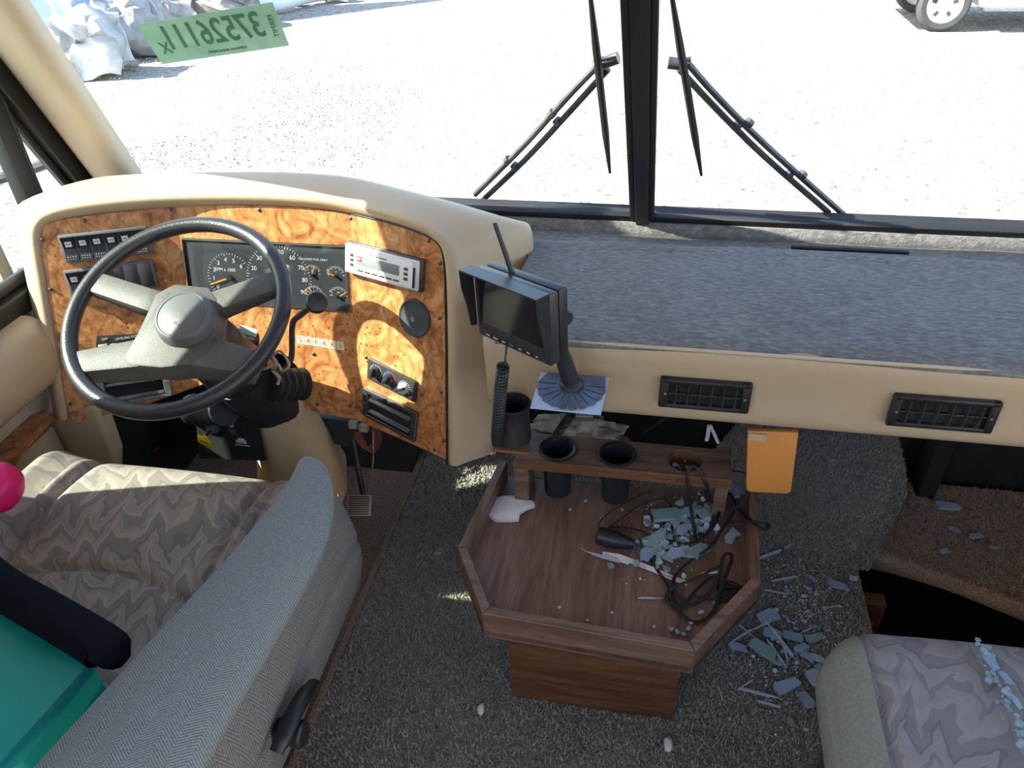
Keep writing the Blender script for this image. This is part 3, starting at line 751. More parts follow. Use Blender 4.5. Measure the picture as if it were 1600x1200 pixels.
# bolts
bolts = [(267, 327, FL), (132, 345, FL), (66, 374, FL), (79, 452, FL), (110, 631, FL), (405, 328, FM), (490, 553, FM), (496, 632, FM), (548, 634, FM), (548, 341, FR), (670, 376, FR), (688, 411, FR), (687, 497, FR), (690, 613, FR), (694, 688, FR), (679, 703, FR), (659, 617, FR), (572, 558, FR), (559, 548, FM), (566, 643, FR)]
for x, y, F in bolts:
    u, v = F.uv(x, y); lathe('bolt', [(.0042, 0), (.004, .0015), (.0022, .0028), (0, .003)], F.M(u, v, .0), 'dark_metal', ic, 12)
def bank(F, c4, n, blanks):
    q = [F.uv(*p) for p in c4]; u0 = (q[0][0]+q[3][0])/2; u1 = (q[1][0]+q[2][0])/2; v1 = (q[0][1]+q[1][1])/2; v0 = (q[2][1]+q[3][1])/2
    # a facet turned a little to follow the bank's own tilt
    du, dv = q[1][0]-q[0][0], q[1][1]-q[0][1]; an = atan2(dv, du)
    c_ = F.P((u0+u1)/2, (v0+v1)/2); G = Facet(c_, F.r*cos(an)+F.u*sin(an), F.u*cos(an)-F.r*sin(an))
    su, sv = sqrt(du*du+dv*dv), abs(((q[0][1]-q[3][1])+(q[1][1]-q[2][1]))/2)
    bz = fbox('switch_bank', G, 0, 0, 0, su, sv, .008, 'bezel_gray', ic, .003)
    ww_ = (su-.010)/n
    for i in range(n):
        u = -su/2+.005+ww_*(i+.5)
        if i in blanks:
            fbox('blank_plate', G, u, 0, .006, ww_-.003, sv-.010, .0035, 'dark_plastic', bz, .001); continue
        bm = bmesh.new(); h = sv-.010; a = ww_-.0035; n_ = 8
        # concave rocker
        prof2 = [(-h/2, .013), (-h/4, .0095), (0, .009), (h/4, .0115), (h/2, .016)]
        vv = []
        for s in (-1, 1):
            vv.append([bm.verts.new(G.P(u+s*a/2, y_, z_)) for y_, z_ in prof2] + [bm.verts.new(G.P(u+s*a/2, h/2, .004)), bm.verts.new(G.P(u+s*a/2, -h/2, .004))])
        m_ = len(vv[0])
        for j in range(m_): bm.faces.new([vv[0][j], vv[0][(j+1) % m_], vv[1][(j+1) % m_], vv[1][j]])
        bm.faces.new(vv[0]); bm.faces.new(vv[1][::-1])
        bm_obj('rocker_switch', bm, 'black_plastic', bz)
        T_ = Facet(G.P(u, h*.2, .0116), G.r, G.u*1+G.n*.14)
        fbox('switch_icon', T_, 0, 0, 0, a*.52, h*.22, .0006, 'print_white', bz, 0)
        text('icon_print', random.choice(['AUX', 'GEN', 'FAN', 'LPG', 'MAP']), a*.2, T_.M(0, 0, .0008), 'dark_plastic', bz)
        bm = bmesh.new()
        for r_ in range(2):
            for c in range(4): add_box(bm, G.M(u-a*.3+c*a*.2, -h*.33-r_*.005, .0125), .0012, .0012, .001)
        bm_obj('grip_dots', bm, 'print_white', bz)
bank(FL, [(92, 367), (232, 352), (238, 396), (104, 411)], 6, [])
bank(FL, [(101, 422), (240, 404), (248, 448), (112, 466)], 6, [3, 4, 5])
# gauge cluster
q = [FM.uv(*p) for p in [(287, 373), (540, 385), (547, 487), (300, 470)]]
cp = [FM.P(u, v, .0005) for u, v in q]
gc = prism('gauge_cluster', cp, FM.n*.002, 'cluster_gray', ic)
cu_ = sum(p[0] for p in q)/4; cv_ = sum(p[1] for p in q)/4
for a, b in ((0, 1), (3, 0)):
    e0, e1 = cp[a], cp[b]; tube('cluster_bezel', [e0+FM.n*.003, e1+FM.n*.003], .003, 'black_rubber', gc, 6)
prism('cluster_lens', [c_+FM.n*.012 for c_ in cp], FM.n*.0015, 'lens_glass', gc)
def gl(px, py, w=.003): 
    u, v = FM.uv(px, py); return u, v
def dial(cx, cy, r, a0, a1, n, nums=None, needle=None, major=5, ntxt=.009):
    u, v = gl(cx, cy); bm = bmesh.new()
    for i in range(n+1):
        a = radians(a0+(a1-a0)*i/n); L_ = .007 if i % major == 0 else .004
        add_box(bm, FM.M(u+cos(a)*(r-L_/2), v+sin(a)*(r-L_/2), .0032) @ Matrix.Rotation(a, 4, 'Z'), L_, .0009, .0004)
    bm_obj('dial_ticks', bm, 'print_white', gc)
    if nums:
        for i, s in enumerate(nums):
            a = radians(a0+(a1-a0)*i/(len(nums)-1)); text('numeral', s, ntxt, FM.M(u+cos(a)*(r-.015), v+sin(a)*(r-.015), .0032), 'print_white', gc)
    if needle is not None:
        a = radians(needle); u_, v_ = u, v
        bm = bmesh.new(); add_box(bm, FM.M(u+cos(a)*r*.55, v+sin(a)*r*.55, .006) @ Matrix.Rotation(a, 4, 'Z'), r*.75, .003 if r > .03 else .002, .001); bm_obj('needle', bm, 'orange_paint', gc)
        lathe('needle_hub', [(.006 if r > .03 else .0035, 0), (.006 if r > .03 else .0035, .006), (0, .0065)], FM.M(u, v, .002), 'black_plastic', gc, 14)
dial(361, 433, .054, 215, 42, 24, ['0', '1', '2', '3', '4', '5', '6'], 200, 4, .0135)
text('dial_text', 'RPM x 1000', .010, FM.M(*gl(353, 421), .0032), 'print_white', gc)
dial(437, 436, .075, 212, -25, 48, ['0', '10', '20', '30', '40', '50', '60', '70', '80', '90'], 197, 4, .0135)
text('dial_text', 'MPH', .007, FM.M(*gl(432, 458), .0032), 'print_white', gc)
text('dial_text', 'UNLEADED FUEL ONLY', .0062, FM.M(*gl(490, 405), .0032), 'print_white', gc)
for cx, cy, nd, tx in ((489, 429, 70, ['E', '1/2', 'F']), (526, 431, 160, ['8', '14', '18']), (492, 461, 120, ['0', '30', '60']), (530, 463, 30, ['100', '210', '260'])):
    dial(cx, cy, .022, 150, 30, 12, None, nd, 3)
    u, v = gl(cx, cy)
    for s, du, dv in zip(tx, (-.017, 0, .017), (.002, .009, .002)): text('numeral', s, .0045, FM.M(u+du, v+dv, .0032), 'print_white', gc)
    bm = bmesh.new(); add_box(bm, FM.M(u-.018, v+.012, .0034) @ Matrix.Rotation(.9, 4, 'Z'), .006, .0025, .0004); bm_obj('range_mark', bm, 'orange_paint', gc)
text('dial_text', 'TOW', .006, FM.M(*gl(337, 462), .0032), 'print_white', gc)
text('dial_text', 'PRNDL', .006, FM.M(*gl(378, 462), .0032), 'print_white', gc)
text('dial_text', 'SERVICE', .0045, FM.M(*gl(312, 445), .0032), 'lcd_gray', gc)
# script under the cluster: pale letter blocks
q0 = FM.uv(463, 526); q1 = FM.uv(538, 542)
hh_ = .019
nlet = 6
wd = (q1[0]-q0[0])/nlet; vv_ = FM.uv(500, 533)[1]
for i, ch in enumerate('SAFARI'):
    u = q0[0]+wd*(i+.5)
    pb_ = fbox('letter_block', FM, u, vv_-.0015*i, .0, wd*.93, hh_, .0008, 'decal_cream', ic, 0)
    text('letter', ch, .019, FM.M(u, vv_-.0015*i, .0010), 'burl_wood', pb_, sx=.8)
# radio
G = FR
q = [G.uv(*p) for p in [(549, 375), (668, 405), (661, 459), (547, 421)]]
an = atan2(q[1][1]-q[0][1], q[1][0]-q[0][0]); cu2 = sum(a[0] for a in q)/4; cv2 = sum(a[1] for a in q)/4
su = sqrt((q[1][0]-q[0][0])**2+(q[1][1]-q[0][1])**2); sv = (q[0][1]-q[3][1]+q[1][1]-q[2][1])/2
RG = Facet(G.P(cu2, cv2), G.r*cos(an)+G.u*sin(an), G.u)
rd = fbox('car_radio', RG, 0, 0, 0, su, sv, .012, 'dark_metal', ic, .003)
fbox('radio_face', RG, -.001, .0, .012, su-.006, sv-.006, .008, 'silver_plastic', rd, .006, 3)
fbox('radio_face_plate', RG, -.005, 0, .020, su-.022, sv-.014, .002, 'white_paint', rd, .001)
fbox('display', RG, -.006, .003, .0222, su*.56, sv*.30, .0008, 'lcd_gray', rd, .0003)
fbox('display_badge', RG, -.006-su*.24, .006, .0230, su*.06, sv*.16, .0006, 'red_print', rd, .0002)
text('radio_print', 'CD', .006, RG.M(-.006-su*.24, .006, .0238), 'white_paint', rd)
text('radio_print', 'AM FM DISC RECEIVER', .0045, RG.M(-.005, sv*.27, .0222), 'dark_metal', rd)
fbox('radio_key', RG, -su*.38, .010, .022, .009, .006, .001, 'dark_metal', rd, .0004); fbox('radio_key', RG, -su*.38, .0, .022, .009, .006, .001, 'dark_metal', rd, .0004); fbox('radio_key', RG, -su*.38, -.010, .022, .009, .006, .001, 'dark_metal', rd, .0004)
for i in range(6): fbox('radio_key', RG, -su*.26+i*su*.095, -sv*.27, .022, su*.075, .0035, .0012, 'dark_metal', rd, .0004)
for i in range(3): fbox('radio_key', RG, su*.335, .010-.010*i, .022, .010, .006, .0012, 'dark_metal', rd, .0004)
fbox('side_slot', RG, su*.43, -.004, .020, .006, sv*.6, .0015, 'black_plastic', rd, .0004)
# round speaker
u, v = FR.uv(649, 497); u2, v2 = FR.uv(626, 495); rr_ = .040
sp_ = lathe('speaker', [(rr_, 0), (rr_, .004), (rr_-.003, .007), (rr_-.006, .005), (rr_-.007, .0045), (.010, .0075), (.008, .0085), (0, .009)], FR.M(u, v), 'charcoal_cloth', ic, 40)
lathe('speaker_badge', [(.0055, 0), (.0055, .001), (0, .0012)], FR.M(u, v, .0088), 'lcd_gray', sp_, 16)
# climate control
q = [FR.uv(*p) for p in [(579, 558), (654, 596), (652, 627), (578, 590)]]
ch_ = prism('climate_panel', [FR.P(a, b, .0) for a, b in q], FR.n*.010, 'dark_plastic', ic, .002)
for i, (x, y) in enumerate(((592, 579), (613, 590), (636, 604))):
    u, v = FR.uv(x, y)
    kn = lathe('knob', [(.013, 0), (.013, .004), (.011, .008), (0, .0085)], FR.M(u, v, .010), 'silver_plastic' if i == 2 else 'dark_plastic', ch_, 24)
    bm = bmesh.new(); add_box(bm, FR.M(u, v, .022) @ Matrix.Rotation(radians(80-i*25), 4, 'Z'), .022, .006, .009, .002); bm_obj('knob_grip', bm, 'black_plastic', kn, True)
    bm = bmesh.new()
    for j in range(14):
        a = radians(-30+j*18); add_box(bm, FR.M(u+cos(a)*.0155, v+sin(a)*.0155, .0104) @ Matrix.Rotation(a, 4, 'Z'), .002, .0035 if i == 1 else .0012, .0006)
        if i == 1 and j == 6: bm_obj('dial_scale', bm, 'red_print', ch_); bm = bmesh.new()
    bm_obj('dial_scale', bm, 'blue_print' if i == 1 else 'print_white', ch_)
def panel_vent(F, c4, louv, matf):
    q = [F.uv(*p) for p in c4]
    ou = [F.P(a, b) for a, b in q]; c = sum(ou, V((0, 0, 0)))/4
    e = [(ou[1]-ou[0]).normalized(), (ou[3]-ou[0]).normalized()]; t = .011
    inn = [ou[0]+e[0]*t*1.4+e[1]*t*.8, ou[1]-e[0]*t*1.4+e[1]*t*.8, ou[2]-e[0]*t*1.4-e[1]*t*.8, ou[3]+e[0]*t*1.4-e[1]*t*.8]
    bm = bmesh.new()
    for j in range(4): merge(bm, prism_bm([ou[j], ou[(j+1) % 4], inn[(j+1) % 4], inn[j]], F.n*.009, .0015, 1))
    vf = bm_obj('air_vent', bm, matf, ic, True)
    prism('vent_recess', inn, F.n*.001, 'void_black', vf)
    for s in louv:
        a = inn[0].lerp(inn[3], s); b = inn[1].lerp(inn[2], s)
        bm = bmesh.new(); L_ = (b-a).length; Mx = Facet((a+b)/2+F.n*.006, b-a, F.u).M() @ Matrix.Rotation(-.7, 4, 'X'); add_box(bm, Mx, L_*.97, .010, .0016, .0006); bm_obj('louver', bm, 'dark_metal', vf, True)
    for a, b in ((0, 3), (1, 2)):
        p_ = (ou[a]+ou[b]+inn[a]+inn[b])/4; lathe('screw', [(.003, 0), (.0028, .0012), (0, .0014)], axisM(p_+F.n*.009, F.n), 'chrome', vf, 10)
    return vf
panel_vent(FR, [(570, 604), (655, 644), (651, 690), (570, 647)], [.25, .8], 'dark_plastic')
panel_vent(FL, [(150, 588), (262, 572), (271, 616), (160, 636)], [.25, .9], 'silver_plastic' if False else 'dull_metal')
# leveling control seen through the wheel
q = [FL.uv(*p) for p in [(152, 524), (226, 521), (232, 550), (150, 555)]]
lv = prism('leveling_panel', [FL.P(a, b) for a, b in q], FL.n*.005, 'black_plastic', ic, .001)
text('panel_print', 'LEVELING SYSTEM', .0075, FL.M(*FL.uv(203, 526), .0055), 'print_white', lv)
text('panel_print', 'OFF', .008, FL.M(*FL.uv(165, 529), .0055), 'print_white', lv)
for x, y, a, b in ((163, 541, .02, .013), (180, 541, .014, .016), (195, 538, .01, .012), (210, 536, .012, .010)):
    u, v = FL.uv(x, y); fbox('level_button', FL, u, v, .005, a, b, .003, 'cream_plastic', lv, .001)

# ================================================================ left side trim below the window
sd = thing('side_ledge', (-1.3, .9, .3), 'beige padded side ledge below driver window with burl wood strip', 'armrest')
# upper padded roll along the wall between window and console
prof_s = [(WX+.004, .72), (WX+.04, .715), (WX+.075, .69), (WX+.09, .65), (WX+.088, .595), (WX+.06, .565), (WX+.004, .56)]
grid_loft('padded_roll', [[V((x, y, z)) for x, z in prof_s] for y in (.2, .25, .6, 1.0, 1.20, 1.25)], 'beige_vinyl', sd, sub=2)
kp = [ay(78, 650, 1.19), ay(148, 635, 1.19), ay(176, 715, 1.19), ay(176, 760, 1.19), ay(60, 790, 1.19), ay(20, 740, 1.19), ay(30, 700, 1.19)]
prism('kick_panel', kp, (0, .05, 0), 'beige_vinyl', sd, .012, 3)
wp = [az(-60, 700, .50), az(0, 650, .50), az(82, 645, .50), az(34, 698, .50), az(14, 728, .50), az(0, 745, .50), az(-60, 800, .50)]
prism('wood_strip', wp, (0, 0, -.015), 'burl_wood', sd)
box('lower_liner', (WX+.002, .2, -.01), (WX+.03, 1.18, .46), 'beige_vinyl', sd, .005)

# ================================================================ STEERING
WC = V((-.851, 1.085, .857)); Wn = V((.028, -.47, .882)).normalized()
WF = Facet(WC, (.9995, 0, -.0317), (.0149, .8826, .4699))
st = thing('steering_wheel', WC, 'large black four spoke steering wheel with grey hub pad', 'steering wheel')
RR = .2005
tube('rim', [WF.P(RR*cos(a*2*pi/72), RR*sin(a*2*pi/72)) for a in range(72)], .0148, 'wheel_rim', st, 16, True)
def spoke(a_r, a_h, wr, wh, rh=.05, dp=.030):
    pr = V((cos(radians(a_r)), sin(radians(a_r)))); ph = V((cos(radians(a_h)), sin(radians(a_h))))
    P1 = pr*(RR-.004); P0 = ph*rh; dd = (P1-P0).normalized(); nn = V((-dd.y, dd.x))
    bm = bmesh.new(); rings = []
    for t in (0, .25, .5, .75, 1):
        c = P0.lerp(P1, t); w_ = wh+(wr-wh)*t; top = .006 + .004*(1-t); bot = -dp + .012*t
        rings.append([bm.verts.new(WF.P(c.x+nn.x*s*w_/2, c.y+nn.y*s*w_/2, z)) for s, z in ((-1, bot), (-1, top), (1, top), (1, bot))])
    for A1, B1 in zip(rings, rings[1:]):
        for j in range(4): bm.faces.new([A1[j], A1[(j+1) % 4], B1[(j+1) % 4], B1[j]])
    bm.faces.new(rings[0][::-1]); bm.faces.new(rings[-1])
    bevel(bm, .004, 2)
    return bm_obj('spoke', bm, 'wheel_spoke', st, True)
spoke(166, 162, .044, .046, .045); spoke(27, 17, .044, .046, .045); spoke(-141, -108, .046, .060, .096, .050); spoke(-26, -48, .048, .066, .098, .052)
# web joining the two lower spokes
web = [WF.P(*p, .0108) for p in [(-.05, .03), (-.02, .055), (.05, .055), (.075, .03), (.082, -.01), (.092, -.04), (.095, -.08), (.075, -.105), (.02, -.118), (-.04, -.12), (-.06, -.105), (-.052, -.055), (-.05, -.01)]]
prism('hub_web', web, Wn*-.055, 'wheel_spoke', st, .005)
hc = ap(285, 493, WC+Wn*.03, Wn); hu = (hc-WC)
lathe('hub_pad', [(.056, -.035), (.055, .0), (.052, .018), (.049, .023), (.045, .0245), (.0435, .0235), (.041, .025), (.0, .0265)], axisM(hc-Wn*.02, Wn), 'hub_pad', st, 48)
text('hub_mark', 'H', .008, WF.M(hu.dot(WF.r), hu.dot(WF.u)-.022, .041), 'dark_metal', st)
# column
sc_ = thing('steering_column', (-.80, 1.35, 0), 'black steering column with gear lever and beige cloth boot', 'steering column')
ca_ = (WC - Wn*.05); cdir = (-Wn+V((.10, 0, 0))).normalized()
tube('shroud', [ca_, ca_+cdir*.05, ca_+cdir*.14, ca_+cdir*.22], [.045, .060, .066, .062], 'black_plastic', sc_, 24)
tube('lower_shroud', [ca_+cdir*.18, ca_+cdir*.30, ca_+cdir*.37], [.068, .066, .060], 'black_plastic', sc_, 24)
for s in (1,):
    bz = [ca_+cdir*.16+V((.045, 0, 0)), ca_+cdir*.18+V((.09, .03, 0)), ca_+cdir*.20+V((.13, .06, 0))]
# ribbed bellows on both sides of the column
ce = ca_+cdir*.17
b0 = ay(430, 600, 1.20); b1 = ay(474, 597, 1.26)
for (s0, s1) in (((425, 602, 1.19), (476, 600, 1.25)), ((352, 640, 1.17), (300, 640, 1.22))):
    q0, q1 = ay(*s0), ay(*s1); n_ = 18; pts_ = [q0.lerp(q1, i/n_) for i in range(n_+1)]
    tube('bellows', pts_, [.036 if i % 4 < 2 else .029 for i in range(n_+1)], 'black_rubber', sc_, 18)
# boot
c0 = ca_+cdir*.35; fb = V((-.70, 1.52, .03))
loops = []
def ringpts(c, rx, ry, ax_, n=16, ph=0, rect=0.0):
    M_ = axisM(c, ax_); out = []
    for j in range(n):
        a = 2*pi*j/n+ph; r_ = 1/max(abs(cos(a)), abs(sin(a)))*rect + (1-rect); fold = 1+.10*sin(3*a+c.z*14)+.05*sin(5*a-c.z*9)
        out.append(M_ @ V((rx*cos(a)*r_*fold, ry*sin(a)*r_*fold, 0)))
    return out
e0 = c0; e3 = V((-.835, 1.35, .20))
for t, rx, rc in ((-.06, .062, 0), (.02, .066, 0), (.25, .080, .1), (.55, .092, .25), (.8, .105, .35), (1, .108, .4)):
    c = e0.lerp(e3, t); loops.append(ringpts(c, rx, rx, (cdir*(1-max(t, 0))+V((0, .35, -.9))*max(t, 0)).normalized(), 16, .4, rc))
grid_loft('cloth_boot', loops, 'beige_cloth', sc_, True, 2)
# gear lever
lvp = [ay(438, 585, 1.17), ay(455, 560, 1.17), ay(457, 508, 1.15), ay(470, 492, 1.14), ay(497, 472, 1.11)]
gl_ = tube('gear_lever', spline(lvp, 6), .0058, 'dark_plastic', sc_, 10)
kd = (lvp[-1]-lvp[-2]).normalized()
lathe('lever_knob', [(.007, -.01), (.010, .0), (.018, .014), (.020, .02), (.020, .030), (.017, .035), (0, .037)], axisM(lvp[-1]-kd*.012, (kd+V((0, -.6, .2))).normalized()), 'black_plastic', gl_, 24)
# stalk with green label
s0 = ay(360, 530, 1.20); s1 = ay(400, 530, 1.24)
sk = tube('stalk_switch', [s0, s0.lerp(s1, .5), s1], [.02, .024, .016], 'black_plastic', sc_, 14)
sf = Facet(ay(388, 517, 1.185), (1, .1, -.35), (0, .5, .9)); fbox('stalk_label', sf, 0, 0, 0, .035, .015, .001, 'print_white', sk, .0003)
fbox('stalk_label_band', sf, 0, -.003, .001, .034, .006, .0005, 'permit_green', sk, 0); text('stalk_text', 'ROAD RUN', .006, sf.M(0, -.013, .001), 'print_white', sk)
# key in ignition with dangling tie
ty = [ay(425, 556, 1.12), ay(432, 568, 1.11), ay(426, 578, 1.11), ay(436, 590, 1.11), ay(434, 600, 1.11)]
kt = tag(tube('knotted_cord', spline(ty, 6), .0035, 'foil_debris', None, 6), 'short knotted tan cord hanging from the steering column at its right', 'cord')
tube('loop', spline([ty[0], ty[0]+V((.02, 0, .012)), ty[1]+V((.026, 0, 0)), ty[2]+V((.02, 0, 0)), ty[1], ty[2]+V((-.02, 0, 0)), ty[0]+V((-.012, 0, 0))], 5, True), .0028, 'foil_debris', kt, 6)
# bracket with key and toggles under the column
ky = 1.20
bp_ = [ay(305, 650, ky), ay(400, 650, ky), ay(415, 720, ky), ay(312, 716, ky)]
kb = thing('switch_bracket', bp_[3], 'black metal bracket with key lock and toggle under the column', 'bracket')
prism('plate', bp_, (0, .004, 0), 'void_black', kb)
KF = Facet(bp_[0], (1, 0, 0), (0, .0, 1)); KF.o = V((0, ky, 0)); 
def ku(px, py): p = ay(px, py, ky); return Facet(p, (1, 0, 0), (0, 0, 1))
lathe('key_lock', [(.016, 0), (.016, .004), (.011, .005), (.010, .014), (0, .015)], ku(333, 667).M(0, 0, 0), 'dull_metal', kb, 24)
f1 = ku(363, 665); fbox('toggle_plate', f1, 0, -.005, 0, .014, .036, .004, 'chrome', kb, .001); tube('toggle', [f1.P(0, 0, .004), f1.P(.003, .004, .022)], [.004, .003], 'chrome', kb, 8)
f2 = ku(377, 690); fbox('sticker_icon', f2, 0, 0, 0, .026, .010, .0006, 'plate_pale', kb, 0); fbox('sticker_cab', f2, .002, .007, 0, .014, .006, .0006, 'print_white', kb, 0); text('sticker_text', 'MOTOR HOME', .0055, f2.M(0, -.011, .0004), 'print_white', kb)
kf = Facet(ay(320, 688, ky-.03), (1, -.15, -.35), (.3, -.25, 1))
kk = thing('ignition_key', kf.P(0, -.02), 'yellow plastic key tag hanging from lock under the column', 'key')
bm = bmesh.new(); add_box(bm, kf.M(0, -.006, 0), .036, .030, .004, .0015)
bm_obj('key_tag', bm, 'yellow_plastic', kk, True); fbox('tag_neck', kf, .004, .014, -.002, .012, .014, .004, 'yellow_plastic', kk, .001)
text('tag_print', 'KEY', .013, kf.M(0, -.006, .0023), 'dark_metal', kk)
tube('key_blade', [kf.P(.005, .02), ku(333, 667).P(0, 0, .014)], .0035, 'dark_metal', kk, 8)
# dark panels behind column and wires
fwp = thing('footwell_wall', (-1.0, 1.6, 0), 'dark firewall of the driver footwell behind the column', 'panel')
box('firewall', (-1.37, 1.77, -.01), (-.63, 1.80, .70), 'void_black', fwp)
box('side_lining', (WX+.003, 1.26, -.01), (WX+.012, 1.765, .55), 'void_black', fwp)  # black sheet added over the wall so the footwell reads dark
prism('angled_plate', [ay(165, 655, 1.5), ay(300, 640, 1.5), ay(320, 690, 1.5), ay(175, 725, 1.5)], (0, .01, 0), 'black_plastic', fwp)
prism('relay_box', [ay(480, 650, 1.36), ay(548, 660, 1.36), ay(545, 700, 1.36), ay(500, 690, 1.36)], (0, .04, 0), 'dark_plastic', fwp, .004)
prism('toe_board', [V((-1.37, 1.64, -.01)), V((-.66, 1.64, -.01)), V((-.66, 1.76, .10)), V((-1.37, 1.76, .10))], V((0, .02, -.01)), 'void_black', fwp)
tube('cable', spline([ay(583, 675, 1.35), ay(583, 720, 1.35), ay(578, 760, 1.38)], 5), .0022, 'foil_debris', fwp, 6)
for i in range(5):
    c = ay(565+i*3, 690, 1.42); tube('wire_loop', spline([c+V((-.02, 0, .03)), c+V((0, 0, -.02-i*.004)), c+V((.03, 0, .0)), c+V((.035, 0, .05))], 6), .0018, 'brown_wire', fwp, 6)
for px, py in ((552, 663), (568, 668)):
    c = ay(px, py, 1.33); box('wire_connector', c-V((.010, .008, .009)), c+V((.012, .008, .009)), 'foil_debris', fwp, .002)
for i, c_ in enumerate(('red_print', 'void_black')):
    tube('wire_loop', spline([ay(215+i*8, 705, 1.46), ay(212+i*5, 718, 1.46), ay(225, 722, 1.46), ay(245, 700-i*6, 1.46)], 6), .003, c_, fwp, 6)
# brake pedal
pf = Facet(az(562, 790, .10), (1, .15, 0), (-.15, .75, .65))
pdl = thing('brake_pedal', pf.o, 'worn metal brake pedal with ribbed rubber beside the seat corner', 'pedal')
fbox('pedal_pad', pf, 0, 0, 0, .065, .055, .008, 'pedal_metal', pdl, .002)
for i in range(9): fbox('pedal_rib', pf, 0, -.023+i*.0057, .008, .056, .0022, .0015, 'black_rubber', pdl, 0)
tube('pedal_arm', [pf.P(0, 0, -.002), pf.P(-.01, .03, -.08), V((-.80, 1.57, .3))], .008, 'dark_metal', pdl, 8)

# ================================================================ MONITOR ON A BRACKET
mo = EYE + (V((-.2272, 1.0859, .8937))-EYE)*.95
MFc = Facet(mo, (.811, -.5805, .0677), (-.0336, .0693, .997))
mn = thing('backup_monitor', mo-V((0, 0, .1)), 'black rear view monitor with sunshade and stub antenna on a bracket', 'monitor')
bw, bh = .171, .122
fbox('monitor_case', MFc, 0, 0, -.024, bw, bh, .022, 'dark_plastic', mn, .004)
fbox('case_back', MFc, .002, .005, -.046, bw*.96, bh*.92, .020, 'black_plastic', mn, .004)
k = NT('screen_black'); k.set((.012, .010, .013), .08)
fbox('screen_panel', MFc, 0, .012, -.0025, bw*.88, bh*.74, .0008, 'screen_black', mn, 0)
for i, s in enumerate(['PWR', 'MENU', 'CAM', 'VOL', 'UP', 'DN', 'AV']):
    u = -.058+i*.0192; b_ = fbox('button', MFc, u, -.052, -.002, .0135, .0065, .0022, 'dark_plastic', mn, .0006); text('button_print', s, .0042, MFc.M(u, -.052, .0004), 'blue_print' if i == 3 else 'print_white', b_)
# hood: top and two flared sides
sh = .026
def hood_side(s):
    x = s*bw/2; p = [MFc.P(x, bh/2+.003, -.002), MFc.P(x, bh/2+.003, sh), MFc.P(x, bh/2-.03, sh*.93), MFc.P(x, -.0, sh*.62), MFc.P(x, -bh/2+.022, sh*.42), MFc.P(x, -bh/2+.018, -.002)]
    return prism('shade_side', p, MFc.r*s*.0022, 'black_plastic', mn)
hood_side(-1); hood_side(1)
prism('shade_top', [MFc.P(-bw/2-.002, bh/2+.002, -.002), MFc.P(bw/2+.002, bh/2+.002, -.002), MFc.P(bw/2+.002, bh/2+.002, sh), MFc.P(-bw/2-.002, bh/2+.002, sh)], MFc.u*.0025, 'dark_plastic', mn)
aa = MFc.P(-.02, bh/2-.012, -.032); ab = EYE + ray(773, 348)*1.20
tube('antenna', [aa, aa.lerp(ab, .5), ab], [.0046, .0042, .0036], 'black_plastic', mn, 10)
# stand
dc = ay(893, 603, 1.065)
jt = MFc.P(.03, -.045, -.05)
fbox('pivot_block', MFc, .045, -.03, -.062, .03, .05, .018, 'black_plastic', mn, .003)
lathe('pivot_knob', [(.012, 0), (.013, .004), (.013, .014), (.010, .018), (0, .018)], axisM(MFc.P(.058, .0, -.055), MFc.r), 'black_rubber', mn, 16)
arm0 = MFc.P(.045, -.045, -.055)
tube('stand_arm', [arm0, arm0.lerp(dc, .5)+V((0, .004, .004)), dc+V((0, 0, .004))], [.012, .014, .016], 'black_plastic', mn, 16)
lathe('stand_collar', [(.022, 0), (.021, .006), (.016, .010), (.0, .011)], T(dc.x, dc.y, dc.z+.002), 'dark_plastic', mn, 24)
# slotted disc and plate
md_ = thing('mounting_plate', dc, 'blue grey slotted disc mount on pale plate in front of the dashboard', 'bracket')
bm = bmesh.new(); n_ = 10; up_t = Matrix.Rotation(.12, 4, 'X')
for i in range(n_):
    a0 = radians(-180+i*18+1.6); a1 = radians(-180+(i+1)*18-1.6)
    pp = [V((cos(a)*r_, sin(a)*r_, 0)) for r_, a in ((.022, a0), (.058, a0), (.060, (a0+a1)/2), (.058, a1), (.022, a1))]
    merge(bm, prism_bm([T(dc.x, dc.y, dc.z) @ up_t @ p for p in pp], V((0, 0, .002))))
merge(bm, prism_bm([T(dc.x, dc.y, dc.z) @ up_t @ V(p) for p in ((-.058, .002, 0), (.058, .002, 0), (.056, .028, 0), (-.045, .028, 0))], V((0, 0, .002))))
merge(bm, lathe_bm([(.026, 0), (.026, .002)], T(dc.x, dc.y, dc.z) @ up_t, 20))
bm_obj('slotted_disc', bm, 'disc_blue_gray', md_)
prism('base_plate', [T(dc.x, dc.y, dc.z-.003) @ up_t @ V(p) for p in ((-.062, -.060, 0), (.056, -.062, 0), (.062, .030, 0), (-.058, .030, 0))], (0, 0, .002), 'plate_pale', md_)
prism('bracket_leg', [ay(897, 626, 1.06), ay(921, 626, 1.06), ay(927, 650, 1.09), ay(900, 650, 1.09)], (0, .003, .0), 'dull_metal', md_)
prism('bracket_foot', [ay(900, 650, 1.09), ay(927, 650, 1.09), ay(927, 656, 1.13), ay(900, 656, 1.13)], (0, .0, -.003), 'dull_metal', md_)
